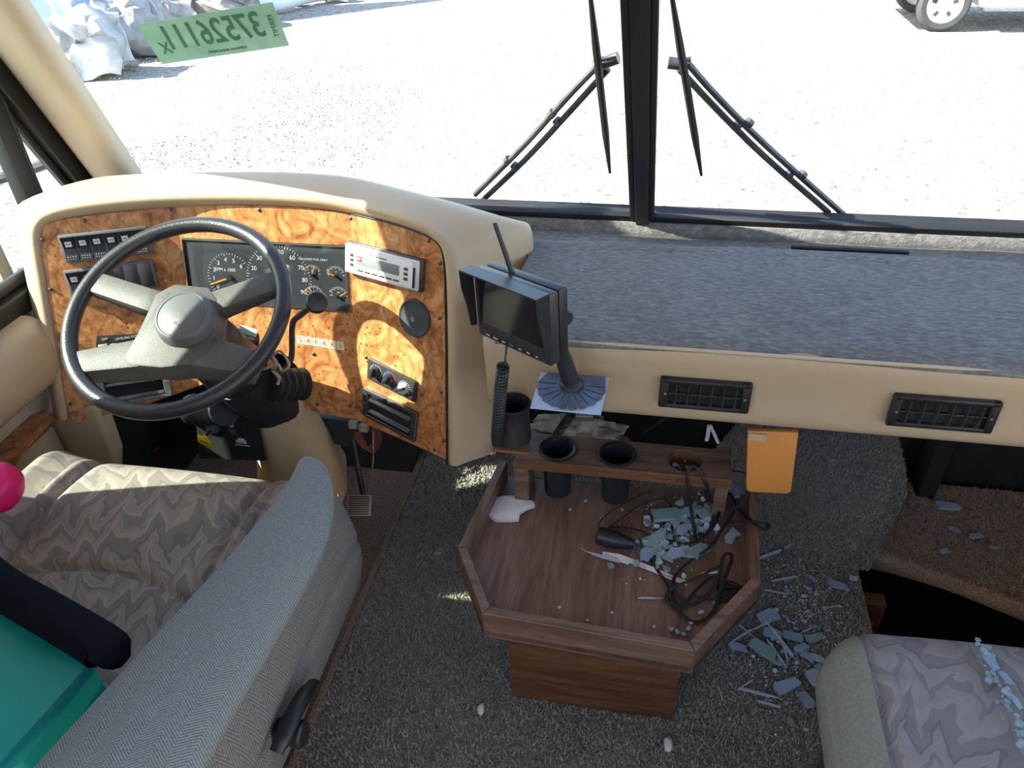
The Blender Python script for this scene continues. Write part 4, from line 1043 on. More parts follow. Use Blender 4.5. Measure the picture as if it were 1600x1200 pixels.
# coiled cable
def coil(path, r, turns, wire, k=12):
    P_ = spline(path, 24); n_ = turns*k; out = []
    L_ = len(P_)-1; a = None
    for i in range(n_+1):
        t = i/n_*L_; j = min(int(t), L_-1); c = P_[j].lerp(P_[j+1], t-j); tg = (P_[j+1]-P_[j]).normalized()
        if a is None: a = tg.cross(V((1, 0, 0))).normalized()
        a = (a-tg*a.dot(tg)).normalized(); b = tg.cross(a); ph = i/k*2*pi
        out.append(c+(a*cos(ph)+b*sin(ph))*r)
    return out
cpth = [ay(786, 572, 1.0), ay(782, 610, 1.01), ay(779, 650, 1.02), ay(777, 685, 1.04), ay(783, 703, 1.08), ay(800, 712, 1.14)]
cc_ = thing('coiled_cable', cpth[-1], 'black coiled cable hanging from the monitor beside the tall cup', 'cable')
tube('coil', coil(cpth, .0095, 46, .002, 10), .0021, 'black_plastic', cc_, 5)
tube('lead', spline([MFc.P(-.03, -bh/2+.01, -.02), ay(790, 555, 1.05), cpth[0]+V((.004, 0, .008)), cpth[0]], 6), .0022, 'black_plastic', cc_, 6)
c2p = [ay(893, 648, 1.15), ay(880, 665, 1.17), ay(868, 682, 1.19)]
tube('coil', coil(c2p, .0075, 14, .002, 10), .0019, 'black_plastic', cc_, 5)

# ================================================================ WOODEN TRAY CONSOLE
TZ, TF, th = .42, .372, .018
tr = thing('wooden_console', (-.05, 1.05, 0), 'dark wooden floor console with rimmed tray and cup shelf', 'console table')
outl = [V((-.300, 1.255, 0)), V((-.331, .991, 0)), V((-.250, .845, 0)), V((.122, .826, 0)), V((.240, .992, 0)), V((.254, 1.275, 0))]
cen = V((-.04, 1.06, 0))
tbm = prism_bm([V((p.x, p.y, TF-.012)) for p in outl], V((0, 0, .012)))
bm_obj('tray_floor', tbm, 'walnut_board', tr)
def inset(i, d_=th):
    a, b, c = outl[i-1] if i > 0 else outl[0]+(outl[0]-outl[1]), outl[i], outl[i+1] if i < 5 else outl[5]+(outl[5]-outl[4])
    e1 = (b-a).normalized(); e2 = (c-b).normalized(); n1 = V((-e1.y, e1.x, 0)); n2 = V((-e2.y, e2.x, 0))
    bis = (n1+n2).normalized(); return b + bis*(d_/bis.dot(n1))
inn = [inset(i) for i in range(6)]
if (inn[2]-cen).length > (outl[2]-cen).length: inn = [outl[i]*2-inn[i] for i in range(6)]
for i in range(5):
    a, b, c, d_ = outl[i], outl[i+1], inn[i+1], inn[i]
    e = (b-a).normalized()*.0006
    quad = [V((q_.x, q_.y, TF-.018)) for q_ in (a+e, b-e, c-e, d_+e)]
    bm = prism_bm(quad, V((0, 0, TZ-TF+.018)), .0012, 1)
    bm_obj('rim_board', bm, 'walnut_trim' if i in (1, 2, 3) else 'walnut_trim_y', tr, True)
box('pedestal_front', (-.230, .950, .002), (.118, .968, TF-.012), 'walnut_red', tr, .001)
box('pedestal_side', (-.230, .969, .002), (-.212, 1.19, TF-.012), 'walnut_red', tr, .001)
box('pedestal_side', (.100, .969, .002), (.118, 1.19, TF-.012), 'walnut_red', tr, .001)
box('pedestal_back', (-.211, 1.172, .002), (.099, 1.19, TF-.012), 'walnut_red', tr, .001)
# cup shelf with three holes
def shelf():
    xa, xb, ya, yb, z0_, z1_ = -.252, .188, 1.174, 1.262, .484, .502
    holes = [(-.164, 1.214, .0335), (-.041, 1.214, .0335), (.096, 1.218, .0345)]
    bm = bmesh.new(); cuts = [xa, -.1025, .0275, xb]; n_ = 24
    for k_, (hx, hy, hr) in enumerate(holes):
        c0_, c1_ = cuts[k_], cuts[k_+1]
        outer = []; innr = []
        for j in range(n_):
            a = 2*pi*j/n_+pi/n_*0; dx, dy = cos(a), sin(a)
            t = min((c1_-hx)/dx if dx > 1e-6 else ((c0_-hx)/dx if dx < -1e-6 else 9e9), (yb-hy)/dy if dy > 1e-6 else ((ya-hy)/dy if dy < -1e-6 else 9e9))
            outer.append((hx+dx*t, hy+dy*t)); innr.append((hx+dx*hr, hy+dy*hr))
        # snap nearest to the rectangle corners
        for cx_, cy_ in ((c0_, ya), (c1_, ya), (c0_, yb), (c1_, yb)):
            j = min(range(n_), key=lambda j: (outer[j][0]-cx_)**2+(outer[j][1]-cy_)**2); outer[j] = (cx_, cy_)
        R_ = [[bm.verts.new(V((p[0], p[1], z))) for p in ring_] for ring_, z in ((innr, z1_), (outer, z1_), (outer, z0_), (innr, z0_))]
        for a1, b1_ in ((0, 1), (1, 2), (2, 3), (3, 0)):
            for j in range(n_): bm.faces.new([R_[a1][j], R_[a1][(j+1) % n_], R_[b1_][(j+1) % n_], R_[b1_][j]])
    return bm_obj('cup_shelf', bm, 'walnut_trim', tr), holes
shf, holes = shelf()
box('shelf_leg', (-.252, 1.176, TF+.001), (-.222, 1.255, .4835), 'walnut_trim', tr, .001)
box('shelf_leg', (.160, 1.19, TF+.001), (.186, 1.255, .4835), 'walnut_trim', tr, .001)
box('shelf_lip', (-.252, 1.1715, .476), (.188, 1.1735, .5022), 'walnut_red', tr, .0006)
box('back_block', (-.283, 1.262, .43), (-.256, 1.275, .505), 'orange_vinyl', tr, .001)
for hx, hy, hr in holes[:2]:
    lathe('cup_insert', [(.026, .388), (.0285, .389), (.0325, .500), (.039, .503), (.0395, .5065), (.0375, .508), (.0315, .506), (.0305, .50), (.0265, .394), (0, .393)], T(hx, hy, 0), 'black_plastic', tr, 36, False)
bm = lathe_bm([(.0340, .4995), (.0336, .472), (0, .472)], T(holes[2][0], holes[2][1], 0), 32, False)
bm_obj('hole_lining', bm, 'walnut_red', tr, 40)
# tall black cup on the shelf end
cb = az(806, 692, .503)
cupm = V((-.234, 1.262, .503))
tc = thing('cup_holder', V((-.262, 1.33, .50)), 'black flared cup holder under the monitor, left of the slotted disc', 'cup')
co_ = V((-.262, 1.33, .497))
co_ = ay(803, 684, 1.065)
lathe('cup_body', [(.030, 0), (.0325, .003), (.030, .04), (.0285, .062), (.033, .076), (.0335, .080), (.031, .081), (.0265, .062), (.028, .04), (.028, .006), (0, .005)], T(*co_), 'black_plastic', tc, 36)
prism('cup_stand', [co_+V((-.035, -.035, -.002)), co_+V((.035, -.035, -.002)), co_+V((.012, .10, -.002)), co_+V((-.012, .10, -.002))], (0, 0, -.006), 'walnut_red', tc)

# things lying on the tray
def on_tray(px, py, dz=0): return az(px, py, TF+.001+dz)
# broken plaster/foam piece
fp = [(762, 797), (770, 786), (783, 780), (800, 779), (818, 783), (834, 788), (836, 794), (822, 799), (812, 806), (811, 816), (795, 817), (775, 817), (764, 810)]
fo = prism('foam_chunk', [on_tray(*p) for p in fp], (0, 0, .011), 'foam_white', None, .002); tag(fo, 'irregular white broken foam chunk in the left back corner of tray', 'foam')
# 12 volt plug with cable
a = on_tray(934, 836, .016); b = on_tray(992, 852, .012)
ch = thing('power_adapter', a, 'black car power plug with tangled double cord lying in tray', 'charger')
dd = (b-a)
tube('plug_body', [a, a+dd*.03, a+dd*.5, a+dd*.62, a+dd*.88, a+dd*1.0], [.0165, .0185, .0185, .0155, .012, .005], 'black_plastic', ch, 20)
bm = bmesh.new()
def cable(pts_, name='cord', r=.0026, dbl=False):
    P_ = spline([on_tray(x, y, z+.002) for x, y, z in pts_], 8)
    if dbl:
        bm_ = tube_bm([p+V((.0017, .0, .0)) for p in P_], r*.85, 6); merge(bm_, tube_bm([p-V((.0017, .0, .0)) for p in P_], r*.85, 6)); return bm_obj(name, bm_, 'black_rubber', ch, True)
    return bm_obj(name, tube_bm(P_, r, 7), 'black_rubber', ch, True)
cable([(992, 852, .012), (1006, 858, .01), (1020, 880, .004), (1045, 918, .003), (1056, 942, .003), (1066, 960, .003), (1085, 972, .003), (1105, 965, .004), (1118, 948, .008), (1126, 920, .014), (1136, 895, .02), (1143, 875, .02), (1140, 864, .02), (1130, 872, .02), (1122, 905, .012), (1105, 930, .006), (1075, 947, .004), (1050, 945, .006), (1041, 932, .008), (1052, 918, .010), (1085, 905, .012), (1125, 885, .014)], dbl=True)
cable([(938, 828, .014), (936, 818, .012), (950, 803, .010), (985, 782, .010), (1010, 770, .01), (1028, 773, .006)], r=.0012)
cable([(952, 824, .01), (975, 808, .01), (1000, 790, .01), (1030, 780, .012), (1044, 784, .01), (1056, 808, .008), (1080, 836, .008), (1086, 845, .008)], r=.0017)
cable([(952, 824, .01), (985, 826, .008), (1025, 838, .008), (1065, 850, .01), (1090, 846, .012), (1112, 826, .014), (1124, 800, .02), (1133, 775, .025), (1140, 772, .028), (1155, 795, .03), (1175, 815, .05), (1195, 828, .055), (1201, 820, .055), (1188, 816, .055), (1160, 815, .045), (1135, 818, .02)], dbl=True)
cable([(1088, 846, .01), (1082, 810, .03), (1076, 770, .09), (1074, 740, .13), (1082, 728, .14), (1094, 736, .135), (1104, 758, .11), (1112, 782, .05), (1122, 795, .02)], dbl=True)
cable([(1142, 735, .10), (1165, 740, .10), (1172, 752, .08), (1170, 770, .06), (1150, 795, .03), (1130, 825, .02), (1110, 855, .015), (1086, 872, .012), (1062, 892, .01), (1052, 908, .01), (1056, 925, .008), (1070, 938, .006)], dbl=True)
cable([(1042, 932, .004), (1060, 952, .006), (1090, 920, .008), (1115, 902, .010), (1130, 915, .006), (1155, 918, .004), (1160, 925, .004), (1150, 935, .003), (1120, 938, .003), (1085, 930, .003)], dbl=True)
# paper strip
ps_ = [(942, 862), (968, 866), (984, 872), (1020, 886), (1052, 900), (1075, 908)]
bm = bmesh.new()
for i in range(len(ps_)-1):
    (x0_, y0_), (x1_, y1_) = ps_[i], ps_[i+1]; h = 11 if i < 2 else 7
    qd = [on_tray(x0_, y0_, .004+.002*(i % 2)), on_tray(x1_, y1_, .004+.002*((i+1) % 2)), on_tray(x1_-2, y1_+h, .003), on_tray(x0_-2, y0_+h, .003)]
    merge(bm, prism_bm(qd, V((0, 0, .0006))))
pst = bm_obj('paper_strip', bm, 'paper_white'); tag(pst, 'creased white printed paper strip lying under the cord in tray', 'paper strip'); ORG[pst] = V(pst.location)
sa_ = on_tray(955, 869, .0062); sb_ = on_tray(1060, 905, .0062); SF = Facet(sa_, sb_-sa_, (.3, 1, 0)); 
if SF.n.z < 0: SF = Facet(sa_, sa_-sb_, (.3, 1, 0))
for i, (x, y) in enumerate(((957, 870), (1000, 884), (1040, 899))):
    c = on_tray(x, y, .0072); text('print', 'PULL TO OPEN', .0042, Facet(c, sb_-sa_, V((.25, 1, 0))).M(), 'red_print', pst)
curl = [on_tray(1088, 902, .006), on_tray(1100, 893, .012), on_tray(1112, 893, .014), on_tray(1127, 891, .012)]
bm = bmesh.new()
for p, q_ in zip(curl, curl[1:]): merge(bm, prism_bm([p, q_, q_+V((0, -.008, .003)), p+V((0, -.008, .002))], V((0, 0, .0006))))
o = bm_obj('curled_end', bm, 'paper_white', pst)
lathe('black_ring', [(.020, 0), (.024, .002), (.024, .006), (.020, .007), (.018, .004)], T(*on_tray(1140, 926)), 'black_rubber', None, 24)
tag(bpy.data.objects['black_ring'], 'flat black rubber ring in the right front corner of tray', 'ring')

# ---- broken glass
def shard_mesh(name, L_, W_, t_, rnd, mat, nside=6):
    bm = bmesh.new(); vs = []
    for j in range(nside):
        a = 2*pi*j/nside; f = rnd.uniform(.70, 1.08)/max(abs(cos(a)), abs(sin(a)))**.7; a += rnd.uniform(-.25, .25); vs.append(V((cos(a)*L_/2*f, sin(a)*W_/2*f, 0)))
    b = prism_bm(vs, V((0, 0, t_))); merge(bm, b)
    for v in bm.verts: v.co.z += rnd.uniform(0, .0008)
    bmesh.ops.recalc_face_normals(bm, faces=bm.faces)
    me = bpy.data.meshes.new(name); bm.to_mesh(me); bm.free(); me.materials.append(MATS[mat]); return me
rs = random.Random(11)
SH = {}
for mt in ('glass_shard_teal', 'glass_shard_blue', 'glass_shard_pale'):
    SH[mt, 'chip'] = [shard_mesh('glass_chip', 1, rs.uniform(.6, .9), .28, rs, mt) for _ in range(5)]
    SH[mt, 'plate'] = [shard_mesh('glass_plate', 1, rs.uniform(.4, .65), .10, rs, mt, 8) for _ in range(5)]
    SH[mt, 'sliver'] = [shard_mesh('glass_sliver', 1, rs.uniform(.06, .10), .04, rs, mt, 6) for _ in range(4)]
def put(kind, mt, p, size, ang, label, group, tilt=.0, name=None):
    me = rs.choice(SH[mt, kind]); o = bpy.data.objects.new(name or {'chip': 'glass_chip', 'plate': 'glass_shard', 'sliver': 'glass_sliver'}[kind], me)
    COL.objects.link(o); o.location = p; o.scale = (size, size, size); o.rotation_euler = (rs.uniform(-tilt, tilt), rs.uniform(-tilt, tilt), ang)
    tag(o, label, 'glass shard', group); return o
def img_ang(px, py, z, dx, dy):
    a = az(px, py, z); b = az(px+dx, py+dy, z); return atan2(b.y-a.y, b.x-a.x), (b-a).length
# heap in the tray
LT = 'small pale green safety glass chip in the heap at the back right of tray'
for i in range(125):
    t = rs.random(); cx = 1010+90*t+rs.gauss(0, 24); cy = 868-75*t+rs.gauss(0, 15)
    if cx > 1160 or cy < 768 or cx < 985: continue
    p = on_tray(cx, cy, .001+rs.random()*.010)
    put('chip', rs.choice(['glass_shard_teal', 'glass_shard_teal', 'glass_shard_pale']), p, rs.uniform(.010, .021), rs.random()*6, LT, 'glass chips heaped in the tray', .5)
for px, py, dx, dy, mt in ((1045, 806, 50, -8, 'glass_shard_teal'), (1080, 800, 34, -10, 'glass_shard_teal'), (1022, 845, 34, -18, 'glass_shard_teal'), (1060, 864, 36, -6, 'glass_shard_blue'), (1036, 868, 30, 14, 'glass_shard_teal'), (1090, 862, 34, -20, 'glass_shard_teal'), (1015, 862, 28, -20, 'glass_shard_blue'), (1070, 826, 26, -12, 'glass_shard_blue'), (1105, 800, 20, -24, 'glass_shard_teal')):
    a, L_ = img_ang(px, py, TF, dx, dy); put('plate', mt, on_tray(px, py, .008), L_*1.05, a, 'longer pale green plate of cracked safety glass on the tray heap', 'glass plates on the tray heap', .2)
put('plate', 'glass_shard_blue', on_tray(1150, 768, .02), .055, 1.3, 'large bluish glass plate leaning in the tray back right corner under cord', None, .5)
put('plate', 'glass_shard_blue', on_tray(1142, 838, .004), .042, 1.0, 'narrow bluish glass plate on tray by its right rim', None, .1)
put('sliver', 'glass_shard_pale', on_tray(1013, 935, .003), .052, .12, 'straight thin glass rod lying near the tray front middle', None)
put('sliver', 'glass_shard_pale', on_tray(945, 872, .003), .075, -.25, 'long glass sliver lying beside the printed paper strip', None)
put('sliver', 'glass_shard_pale', on_tray(913, 860, .003), .020, -.6, 'short glass sliver left of the black power plug', None)
put('chip', 'glass_shard_teal', on_tray(954, 885, .002), .016, .5, 'teal glass chip below the left end of the paper strip', None)
for px, py in ((891, 797), (972, 797), (938, 809), (915, 783)): put('chip', 'glass_shard_pale', on_tray(px, py, .001), .009 if px != 938 else .004, rs.random()*6, 'tiny clear glass cube on the bare back half of the tray', 'loose chips on the tray back half')
for px, py in ((918, 970), (979, 912), (956, 958), (977, 988), (1000, 905), (874, 950), (1022, 980)): put('chip', 'glass_shard_pale', on_tray(px, py, .001), rs.uniform(.005, .010), rs.random()*6, 'tiny clear glass cube on the bare front half of the tray', 'loose chips on the tray front half')
for px, py in ((1049, 984), (1058, 988), (1076, 983), (1080, 974), (1068, 992), (1095, 958), (1117, 943)): put('chip', 'glass_shard_blue', on_tray(px, py, .002), .012, rs.random()*6, 'bluish glass chip in the tray front right corner by cord loops', 'chips in the tray front corner')
for i in range(18):
    a = rs.random()*6.28; r_ = rs.random()**.5*.026
    put('chip', rs.choice(['glass_shard_teal', 'glass_shard_pale']), V((holes[2][0]+cos(a)*r_, holes[2][1]+sin(a)*r_, 0.473+rs.random()*.012)), rs.uniform(.006, .012), a, 'green glass chip lying inside the empty third cup hole', 'chips in the empty cup hole', .5)
# on the floor, right of the console
fz = .012
big = [(1190, 1015, 40, 28, 'glass_shard_teal', .2), (1208, 990, 30, 8, 'glass_shard_blue', 0), (1287, 1068, 52, 24, 'glass_shard_pale', 0), (1310, 1085, 66, 34, 'glass_shard_teal', 0), (1230, 1072, 38, -10, 'glass_shard_blue', 0), (1262, 1095, 16, 26, 'glass_shard_blue', 0), (1284, 1105, 14, 24, 'glass_shard_teal', 0), (1296, 1123, 22, 20, 'glass_shard_pale', 0),
       (1272, 998, 26, -6, 'glass_shard_teal', 0), (1310, 916, 30, 6, 'glass_shard_blue', 0), (1333, 904, 14, 3, 'glass_shard_pale', 0), (1270, 905, 10, 10, 'glass_shard_blue', 0), (1240, 995, 32, 4, 'glass_shard_blue', 0), (1278, 1030, 24, 14, 'glass_shard_pale', 0), (1252, 1013, 18, -10, 'glass_shard_blue', 0), (1215, 1037, 14, 8, 'glass_shard_blue', 0), (1153, 1012, 28, 5, 'glass_shard_blue', 0), (1323, 1026, 12, 8, 'glass_shard_pale', 0), (1290, 1050, 34, 12, 'glass_shard_blue', 0), (1262, 1026, 20, 12, 'glass_shard_blue', 0), (1235, 1128, 10, 16, 'glass_shard_teal', 0), (1200, 962, 30, -8, 'glass_shard_blue', 0)]
BL = ['long teal glass plate on the carpet nearest the console front corner', 'blue glass plate beside the longest sliver near the console corner', 'bright lilac glass plate on carpet close to the passenger seat',
      'long dark green glass plate running up to the passenger seat', 'jagged blue grey glass plate in the middle of the carpet litter', 'narrow upright blue glass plate below the jagged blue grey one',
      'pale green oval glass plate left of the lowest bright shard', 'lowest bright lilac glass shard on the carpet by the passenger seat', 'pale greenish glass plate at upper right of the carpet litter',
      'large sky blue oval glass piece alone on the carpet near the ledge', 'small lilac glass square right of the sky blue oval piece', 'small blue glass piece left of the sky blue oval piece']
for i, (px, py, dx, dy, mt, _) in enumerate(big):
    a, L_ = img_ang(px, py, fz, dx, dy)
    put('plate', mt, az(px, py, fz+rs.uniform(0, .006)), L_*1.15, a, BL[i] if i < len(BL) else 'smaller blue grey plate of broken window glass amid the carpet litter', None if i < len(BL) else 'smaller glass plates on the carpet', .12)
# crumbs nobody could count
bm = bmesh.new()
def crumb(p, r_):
    a = rs.random()*6; vs = [bm.verts.new(p+V((cos(a+q*2.09)*r_*rs.uniform(.6, 1.3), sin(a+q*2.09)*r_*rs.uniform(.6, 1.3), 0))) for q in range(3)]; t_ = bm.verts.new(p+V((rs.uniform(-r_, r_)*.5, rs.uniform(-r_, r_)*.5, r_)))
    for q in range(3): bm.faces.new([vs[q], vs[(q+1) % 3], t_])
for i in range(900):
    px, py = rs.gauss(1235, 50), rs.gauss(960, 75)
    if px < 1200 and py < 1010 or px > 1342: continue
    crumb(az(px, py, fz), rs.uniform(.0012, .0035))
tag(bm_obj('glass_crumbs', bm, 'glass_shard_pale'), 'fine glass crumbs strewn over the carpet right of the console', 'glass crumbs', None, 'stuff')
bm = bmesh.new()
for i in range(500):
    t = rs.random(); cx = 1010+90*t+rs.gauss(0, 30); cy = 868-75*t+rs.gauss(0, 20)
    if cx > 1165 or cy < 770 or cx < 960: continue
    crumb(on_tray(cx, cy, 0), rs.uniform(.0012, .003))
tag(bm_obj('glass_crumbs', bm, 'glass_shard_teal'), 'fine glass crumbs around the heap in the wooden tray', 'glass crumbs', None, 'stuff')
for px, py, dx, dy in ((1218, 1000, 52, 66), (1213, 1022, 32, 48), (1227, 1020, 10, 30), (1160, 993, 36, -22), (1180, 1082, 66, 18), (1165, 1070, 28, -18), (1200, 1100, 44, 12), (1200, 1094, 16, 0), (1127, 1088, 4, 18), (1190, 978, 30, -12), (1165, 985, 24, 20), (1260, 985, 26, -12), (1303, 948, 24, -4), (1195, 870, 60, -20), (1240, 850, 28, -14), (1225, 905, 46, -8), (1210, 925, 40, 8), (1285, 1162, 20, 4), (1325, 1122, 14, 2)):
    a, L_ = img_ang(px, py, fz, dx, dy); put('sliver', 'glass_shard_pale', az(px, py, fz+.002), L_*1.1, a, 'thin straight glass sliver on the carpet right of the wooden console', 'glass slivers on the carpet', .05)
for i in range(95):
    px = rs.gauss(1235, 42); py = rs.gauss(975, 60)
    if px < 1197 and py < 1000: continue
    if px > 1340: continue
    put('chip', rs.choice(['glass_shard_teal', 'glass_shard_blue', 'glass_shard_pale', 'glass_shard_pale']), az(px, py, fz+rs.random()*.003), rs.uniform(.006, .014), rs.random()*6, 'glass crumb scattered on the carpet right of the wooden console', 'glass crumbs on the carpet', .4)
for i in range(26):
    px = rs.gauss(1222, 26); py = rs.gauss(840, 22)
    if px < 1196: continue
    put('chip', 'glass_shard_teal', az(px, py, fz+rs.random()*.003), rs.uniform(.005, .013), rs.random()*6, 'greenish glass chip on the carpet below the orange panel', 'greenish chips below the orange panel', .5)
for px, py, dx, dy, lb_ in ((1482, 792, 44, 8, 'blue glass plate alone on the back of the brown ledge'), (1492, 828, 20, 12, 'small glass shard in the middle of the brown ledge'), (1525, 838, 20, -6, 'pale glass shard right of the middle on the brown ledge'), (1475, 861, 16, -3, 'bright glass shard near the front edge of brown ledge'), (1553, 856, 14, 4, 'rightmost small glass shard on the brown ledge')):
    a, L_ = img_ang(px, py, 0, dx, dy); put('plate', 'glass_shard_blue', az(px, py, .006), L_, a, lb_, None, .1)
# chunks of foam on the carpet
for px, py, sz_, lb_ in ((752, 1110, .014, 'pink white foam crumb on carpet left of the console foot'), (1044, 1165, .017, 'pale foam crumb on carpet in front of the console foot')):
    c = az(px, py, .008); bm = bmesh.new(); bmesh.ops.create_icosphere(bm, subdivisions=2, radius=sz_)
    for v in bm.verts: v.co = v.co*(1+.5*noise.noise(v.co*90+V((px, 0, 0)))); v.co.x *= .6; v.co.z *= .6; v.co += c+V((0, 0, .004))
    tag(bm_obj('foam_crumb', bm, 'foam_white', None, 'all'), lb_, 'foam')
# crumpled debris below the dashboard
c = ay(900, 676, 1.30)
bm = bmesh.new(); bmesh.ops.create_icosphere(bm, subdivisions=4, radius=1)
for v in bm.verts:
    q_ = v.co*(1+.45*noise.noise(v.co*2.2+V((5, 1, 3)))+.15*noise.noise(v.co*7)); v.co = c+V((q_.x*.105, q_.y*.05, q_.z*.028))
tag(bm_obj('crumpled_wrap', bm, 'foil_debris', None, 40), 'crumpled brown insulation wrap behind the cup shelf', 'debris')
tag(tube('white_cable_end', spline([ay(1108, 665, 1.27), ay(1106, 680, 1.27), ay(1104, 688, 1.27)], 4), .004, 'paper_white', None, 8), 'white cable stub hanging below dashboard left of orange panel', 'cable')
tag(tube('white_cable_end', spline([ay(1110, 665, 1.27), ay(1117, 680, 1.27), ay(1122, 692, 1.27)], 4), .0035, 'paper_white', None, 8), 'cream bent cable stub right beside the white one under dashboard', 'cable')

# ================================================================ SEATS
def cushion(name, fn, nu, nv, mat, parent): return surf(name, fn, nu, nv, mat, parent)
def rbox(name, lo, hi, r, mat, parent, puff=.0, seg=4, fn=None):
    lo, hi = V(lo), V(hi); bm = bmesh.new(); add_box(bm, T(*((lo+hi)/2)), *(hi-lo), r, seg)
    o = bm_obj(name, bm, mat, parent, True)
    return o
ds = thing('driver_seat', (-.85, .55, 0), 'driver seat in grey flame pattern cloth with herringbone armrest', 'seat')
SX0, SX1, SY0, SY1, SZ = -1.19, -.575, .22, 1.005, .555
def seat_top(s, t):
    x = SX0+.0+s*(SX1-SX0); y = SY0+t*(SY1-SY0)
    # side bolsters and a raised thigh roll; centre insert lower
    cx = (x+.88)/.30
    z = SZ + .030*min(1, max(0, (abs(cx)-.58)/.3))**1.5
    z += .020*math.exp(-((y-.86)/.10)**2)*(1 if abs(cx) < .7 else .3)
    # seams
    arc = .72 - .10*cx*cx
    z -= .012*math.exp(-((y-arc)/.008)**2)*(abs(cx) < .64)
    for sx_ in (-.62, .62):
        z -= .014*math.exp(-(((x+.88)/.30-sx_)/.035)**2)
    # rounded rims
    e = min(s, 1-s)*(SX1-SX0); 
    if e < .05: z -= .05-sqrt(max(0, .05**2-(.05-e)**2))
    f = (1-t)*(SY1-SY0)
    if f < .07: z -= .07-sqrt(max(0, .07**2-(.07-f)**2))
    return V((x, y + (.018*(1-cx*cx*.6) if t > .97 else .018*(1-cx*cx*.6)*t), z))
surf('seat_cushion', seat_top, 110, 120, 'flame_fabric', ds)
grid_loft('cushion_base', [[V((x, y, z)) for x, y in [(SX0+.004, SY0), (SX0+.004, SY1-.03), (SX0+.03, SY1-.002), (SX1-.05, SY1+.004), (SX1-.01, SY1-.03), (SX1-.004, SY0)]] for z in (SZ-.045, SZ-.1, SZ-.16)], 'flame_fabric', ds, True, 1)
def side_panel(s, t):
    y = .18+s*.86; zt = .60 - .12*max(0, (s-.75)/.25)**2; zb = .27+.02*s; z = zb+(zt-zb)*t
    x = -.548+.028*sin(pi*min(1, t*1.1))*(1-max(0, (s-.85)/.15)**2*.9)-.04*max(0, (s-.93)/.07)
    x -= .010*math.exp(-((t-.42-.1*s)/.03)**2)
    return V((x, y, z))
surf('side_panel', side_panel, 50, 30, 'ribbed_side', ds)
surf('side_lining', lambda s, t: side_panel(s, t)-V((.02, 0, 0)), 6, 6, 'ribbed_side', ds)
box('seat_pan', (-1.15, .22, .30), (-.60, .95, .40), 'charcoal_cloth', ds, .02)
box('seat_pedestal', (-1.08, .30, -.012), (-.70, .85, .30), 'mat_brown', ds, .01)
# backrest, mostly outside the picture
bm = bmesh.new(); add_box(bm, T(-.98, .10, .92) @ Matrix.Rotation(.18, 4, 'X'), .46, .15, .62, .06, 4); bm_obj('backrest', bm, 'flame_fabric', ds, True)
# armrest: broad padded roll running back beside the seat
AZ = .735
sec = []
for (pxl, pyl, pxr, pyr, hgt) in ((480, 714, 508, 722, .022), (464, 722, 522, 752, .038), (456, 752, 524, 800, .045), (412, 808, 507, 862, .048), (338, 895, 470, 930, .050), (250, 985, 430, 1000, .052), (158, 1088, 375, 1095, .054), (62, 1190, 325, 1190, .056), (-30, 1290, 262, 1290, .056)):
    l = az(pxl, pyl, AZ-.02); r_ = az(pxr, pyr, AZ-.03); c = (l+r_)/2; hx = (r_-l).length/2; dr = (r_-l).normalized(); 
    sec.append([c + dr*(hx*cos(2*pi*j/16)) + V((0, 0, 1))*((hgt*.55 if sin(2*pi*j/16) > 0 else hgt)*sin(2*pi*j/16)) - V((0, 0, .0)) for j in range(16)])
grid_loft('armrest', sec, 'herringbone', ds, True, 2, 'all', True)
# armrest adjuster knob
kc = ax(462, 1105, -.515)
ak = Facet(kc, (0, 1, -.25), (0, .25, 1))
kd_ = lathe('adjuster_knob', [(.020, 0), (.021, .012), (.012, .016), (.011, .026), (.022, .03), (.022, .042), (.018, .046), (0, .047)], axisM(kc+V((-.01, -.045, .005)), (1, 0, .0)), 'black_plastic', ds, 24)
kl = [ax(490, 1068, -.50), ax(470, 1095, -.495), ax(447, 1140, -.495), ax(432, 1175, -.50)]
tube('adjuster_lever', spline(kl, 6), [.012]*3+[.015]*13+[.012]*3 if len(spline(kl, 6)) == 19 else .013, 'black_plastic', ds, 12, False, .7)

# bright pink object, teal pillow with black edge
pc = ax(0, 768, -1.05)
bm = bmesh.new(); bmesh.ops.create_icosphere(bm, subdivisions=4, radius=1)
for v in bm.verts:
    q_ = v.co*(1+.12*noise.noise(v.co*1.5+V((3, 0, 0)))); v.co = az(2, 765, .655)+V((-.02, 0, 0))+V((q_.x*.052, q_.y*.05, q_.z*.042))
tag(bm_obj('pink_cap', bm, 'pink_plastic', None, 'all'), 'bright magenta pink rounded object on the driver seat at left frame edge', 'cap')
tz = .70
tf = thing('teal_bag', az(60, 1050, .6), 'teal bag with black fuzzy edge on the driver seat, lower left', 'bag')
tp = [az(-60, 890, .68), az(0, 935, .68), az(75, 990, .68), az(140, 1035, .68), az(150, 1045, .66), az(35, 1190, .66), az(-60, 1260, .66)]
prism('teal_side', tp, (0, 0, -.05), 'teal_cloth', tf, .004)
te = [az(-60, 865, .70), az(0, 915, .70), az(80, 962, .70), az(160, 1010, .70), az(165, 1022, .695)]
tube('black_edge', spline(te, 6), .030, 'velvet_black', tf, 14, False, .8)
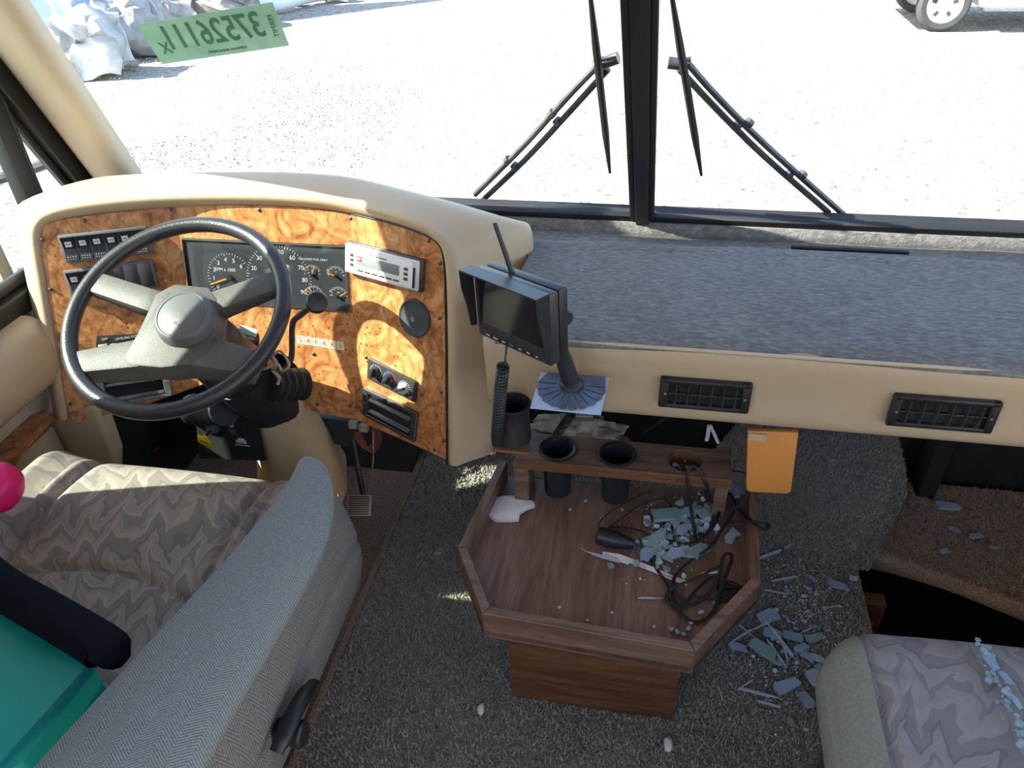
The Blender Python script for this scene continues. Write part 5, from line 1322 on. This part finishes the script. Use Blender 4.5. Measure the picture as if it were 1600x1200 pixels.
# passenger seat
pz = .50
pst_ = thing('passenger_seat', (.66, .5, 0), 'grey patterned passenger seat corner at lower right with glass on it', 'seat')
PX0, PX1, PY0, PY1 = .325, .98, .05, .888
def ptop(s, t):
    x = PX0+.0+s*(PX1-PX0); y = PY0+t*(PY1-PY0)
    # round the front corners in plan
    rc = .09; ex = x-PX0; ey = PY1-y
    z = pz
    dx = max(0, rc-ex); dy = max(0, rc-ey); dd_ = sqrt(dx*dx+dy*dy)
    k_ = min(1, dd_/rc)
    z -= .075*(1-sqrt(max(0, 1-k_*k_))) 
    z += .010*sin(pi*min(1, max(0, (x-.42)/.5)))
    z -= .008*math.exp(-((x-(PX0+.058))/.006)**2)
    z += .0018*sin(y*150)*math.exp(-((x-.42)/.03)**2)
    if dd_ > rc:
        sc2 = rc/dd_; x = PX0+rc-dx*sc2; y = PY1-rc+dy*sc2
    return V((x, y, z))
surf('seat_cushion', ptop, 90, 90, 'flame_fabric_gray', pst_)
prof_p = []
def pside(z, off):
    P_ = [V((PX1, PY1-off, z))]; rc = .09
    P_ += [V((PX0+rc+.1, PY1-off, z))]
    for j in range(9):
        a = pi/2+j*pi/16; P_.append(V((PX0+rc+cos(a)*(rc-off), PY1-rc+sin(a)*(rc-off), z)))
    P_ += [V((PX0+off, .4, z)), V((PX0+off, PY0, z))]; return P_
grid_loft('seat_welt', [pside(.425, .0), pside(.415, -.006), pside(.39, -.008), pside(.36, -.004), pside(.335, .01)], 'side_welt', pst_, sub=1)
# broad khaki side band over the edge
bm = bmesh.new()
def pband(s, t):
    y = .05+s*(PY1-.03-.05); x = PX0-.008+t*.058; 
    v = ptop(min(1, max(0, (x-PX0)/(PX1-PX0))), (y-PY0)/(PY1-PY0)); k_ = (1-t)
    return V((min(v.x, PX0+.058)-.004*k_, v.y, v.z+.003-.02*k_*k_*(0)))
surf('side_band', pband, 60, 10, 'side_welt', pst_)
box('seat_box', (PX0+.04, PY0, .0), (PX1, PY1-.06, .34), 'charcoal_cloth', pst_, .02)
bm = bmesh.new(); add_box(bm, T(.66, -.02, .80) @ Matrix.Rotation(.15, 4, 'X'), .5, .14, .6, .06, 4); bm_obj('backrest', bm, 'flame_fabric_gray', pst_, True)
for i in range(44):
    t = rs.random(); px = 1533+t*68+rs.gauss(0, 7); py = 1008+t*150+rs.gauss(0, 9)
    p = az(px, py, pz+.014+rs.random()*.006); put('chip', rs.choice(['glass_shard_teal', 'glass_shard_blue', 'glass_shard_teal']), p, rs.uniform(.006, .015), rs.random()*6, 'teal glass chip in the trail lying across the passenger seat', 'glass chips on the passenger seat', .4)
for px, py, dx, dy in ((1548, 1035, 14, 34), (1572, 1060, 14, 24), (1590, 1100, 12, 20), (1575, 1085, 24, 14)):
    a, L_ = img_ang(px, py, pz, dx, dy); put('plate', 'glass_shard_blue', az(px, py, pz+.018), L_, a, 'longer bluish glass plate in the trail across the passenger seat', 'glass plates on the passenger seat', .2)

# ================================================================ wipers and permit
def wiper(blade, arms, head, label, nm='windshield_wiper'):
    wt = thing(nm, wsp(*arms[0][-1], -.05), label, 'wiper')
    b0, b1 = wsp(*blade[0], -.035), wsp(*blade[1], -.035)
    tube('blade', [b0, b0.lerp(b1, .25), b0.lerp(b1, .75), b1], [.004, .0075, .0075, .003], 'black_rubber', wt, 8)
    tube('blade_spine', [b0.lerp(b1, .12)-WS.n*.008, b0.lerp(b1, .5)-WS.n*.016, b0.lerp(b1, .88)-WS.n*.008], .0035, 'dark_metal', wt, 6)
    for ar in arms:
        P_ = [wsp(*p, -.055) for p in ar]; tube('arm', spline(P_, 4), .0065, 'dark_metal', wt, 8)
        for t in (.35, .7):
            c = P_[0].lerp(P_[-1], t); tube('arm_joint', [c-(P_[-1]-P_[0]).normalized()*.006, c+(P_[-1]-P_[0]).normalized()*.006], .009, 'dark_metal', wt, 8)
    P_ = [wsp(*p, -.05) for p in head]; tube('head_link', P_, .011, 'dark_metal', wt, 10)
wiper([(922, -10), (953, 270)], [[(944, 92), (888, 150), (818, 228), (742, 304)], [(950, 108), (885, 180), (820, 250), (755, 312)]], [(930, 104), (945, 98), (966, 90)], 'left windshield wiper with twin arms, left of the centre post')
wiper([(1049, -10), (1096, 274)], [[(1076, 100), (1120, 150), (1200, 230), (1318, 335)], [(1062, 108), (1110, 160), (1190, 240), (1295, 332)]], [(1044, 98), (1062, 100), (1080, 98)], 'right windshield wiper with twin arms, right of the centre post')
# green permit stuck on the glass, seen from behind
pc4 = [wsp(212, 38, .001), wsp(426, 3, .001), wsp(452, 71, .001), wsp(254, 100, .001)]
pmt = prism('permit_sheet', pc4, WS.n*.0008, 'permit_green'); tag(pmt, 'green paper permit with mirrored number stuck on the windshield', 'permit'); ORG[pmt] = V(pmt.location)
e1 = (pc4[1]-pc4[0]); e2 = (pc4[0]-pc4[3]); PFc = Facet(pc4[3], pc4[2]-pc4[3], e2)
mid = (pc4[0]+pc4[1]+pc4[2]+pc4[3])/4
W_ = (e1.length+(pc4[2]-pc4[3]).length)/2; H_ = e2.length
def shear_text(s, size, uu, vv, sx=1.0, bold=0):
    # skew with the sheet: x axis along the long edge, y axis along the short edge
    X_ = -(e1).normalized()*sx; Y_ = (e2*.5+(pc4[1]-pc4[2])*.5).normalized(); mm = Matrix((X_, Y_, WS.n)).transposed().to_4x4()
    P0 = pc4[0].lerp(pc4[1], uu); P1 = pc4[3].lerp(pc4[2], uu); mm.translation = P1.lerp(P0, vv)+WS.n*.0015
    return text('permit_print', s, size, mm, 'permit_ink', pmt, bold=bold)
shear_text('37526111', H_*.80, .50, .56, .80, .0008)
shear_text('X', H_*.40, .105, .36, .9, .0004)
shear_text('TEMPORARY VEHICLE PERMIT', H_*.075, .55, .12, 1.0)
P_ = pc4[1].lerp(pc4[2], .5)+(pc4[0]-pc4[1]).normalized()*.016+WS.n*.0015
mm = Matrix((-(pc4[1]-pc4[2]).normalized(), -(e1).normalized(), WS.n)).transposed().to_4x4(); mm.translation = P_
text('permit_print', 'PERMIT', H_*.16, mm, 'permit_ink', pmt)
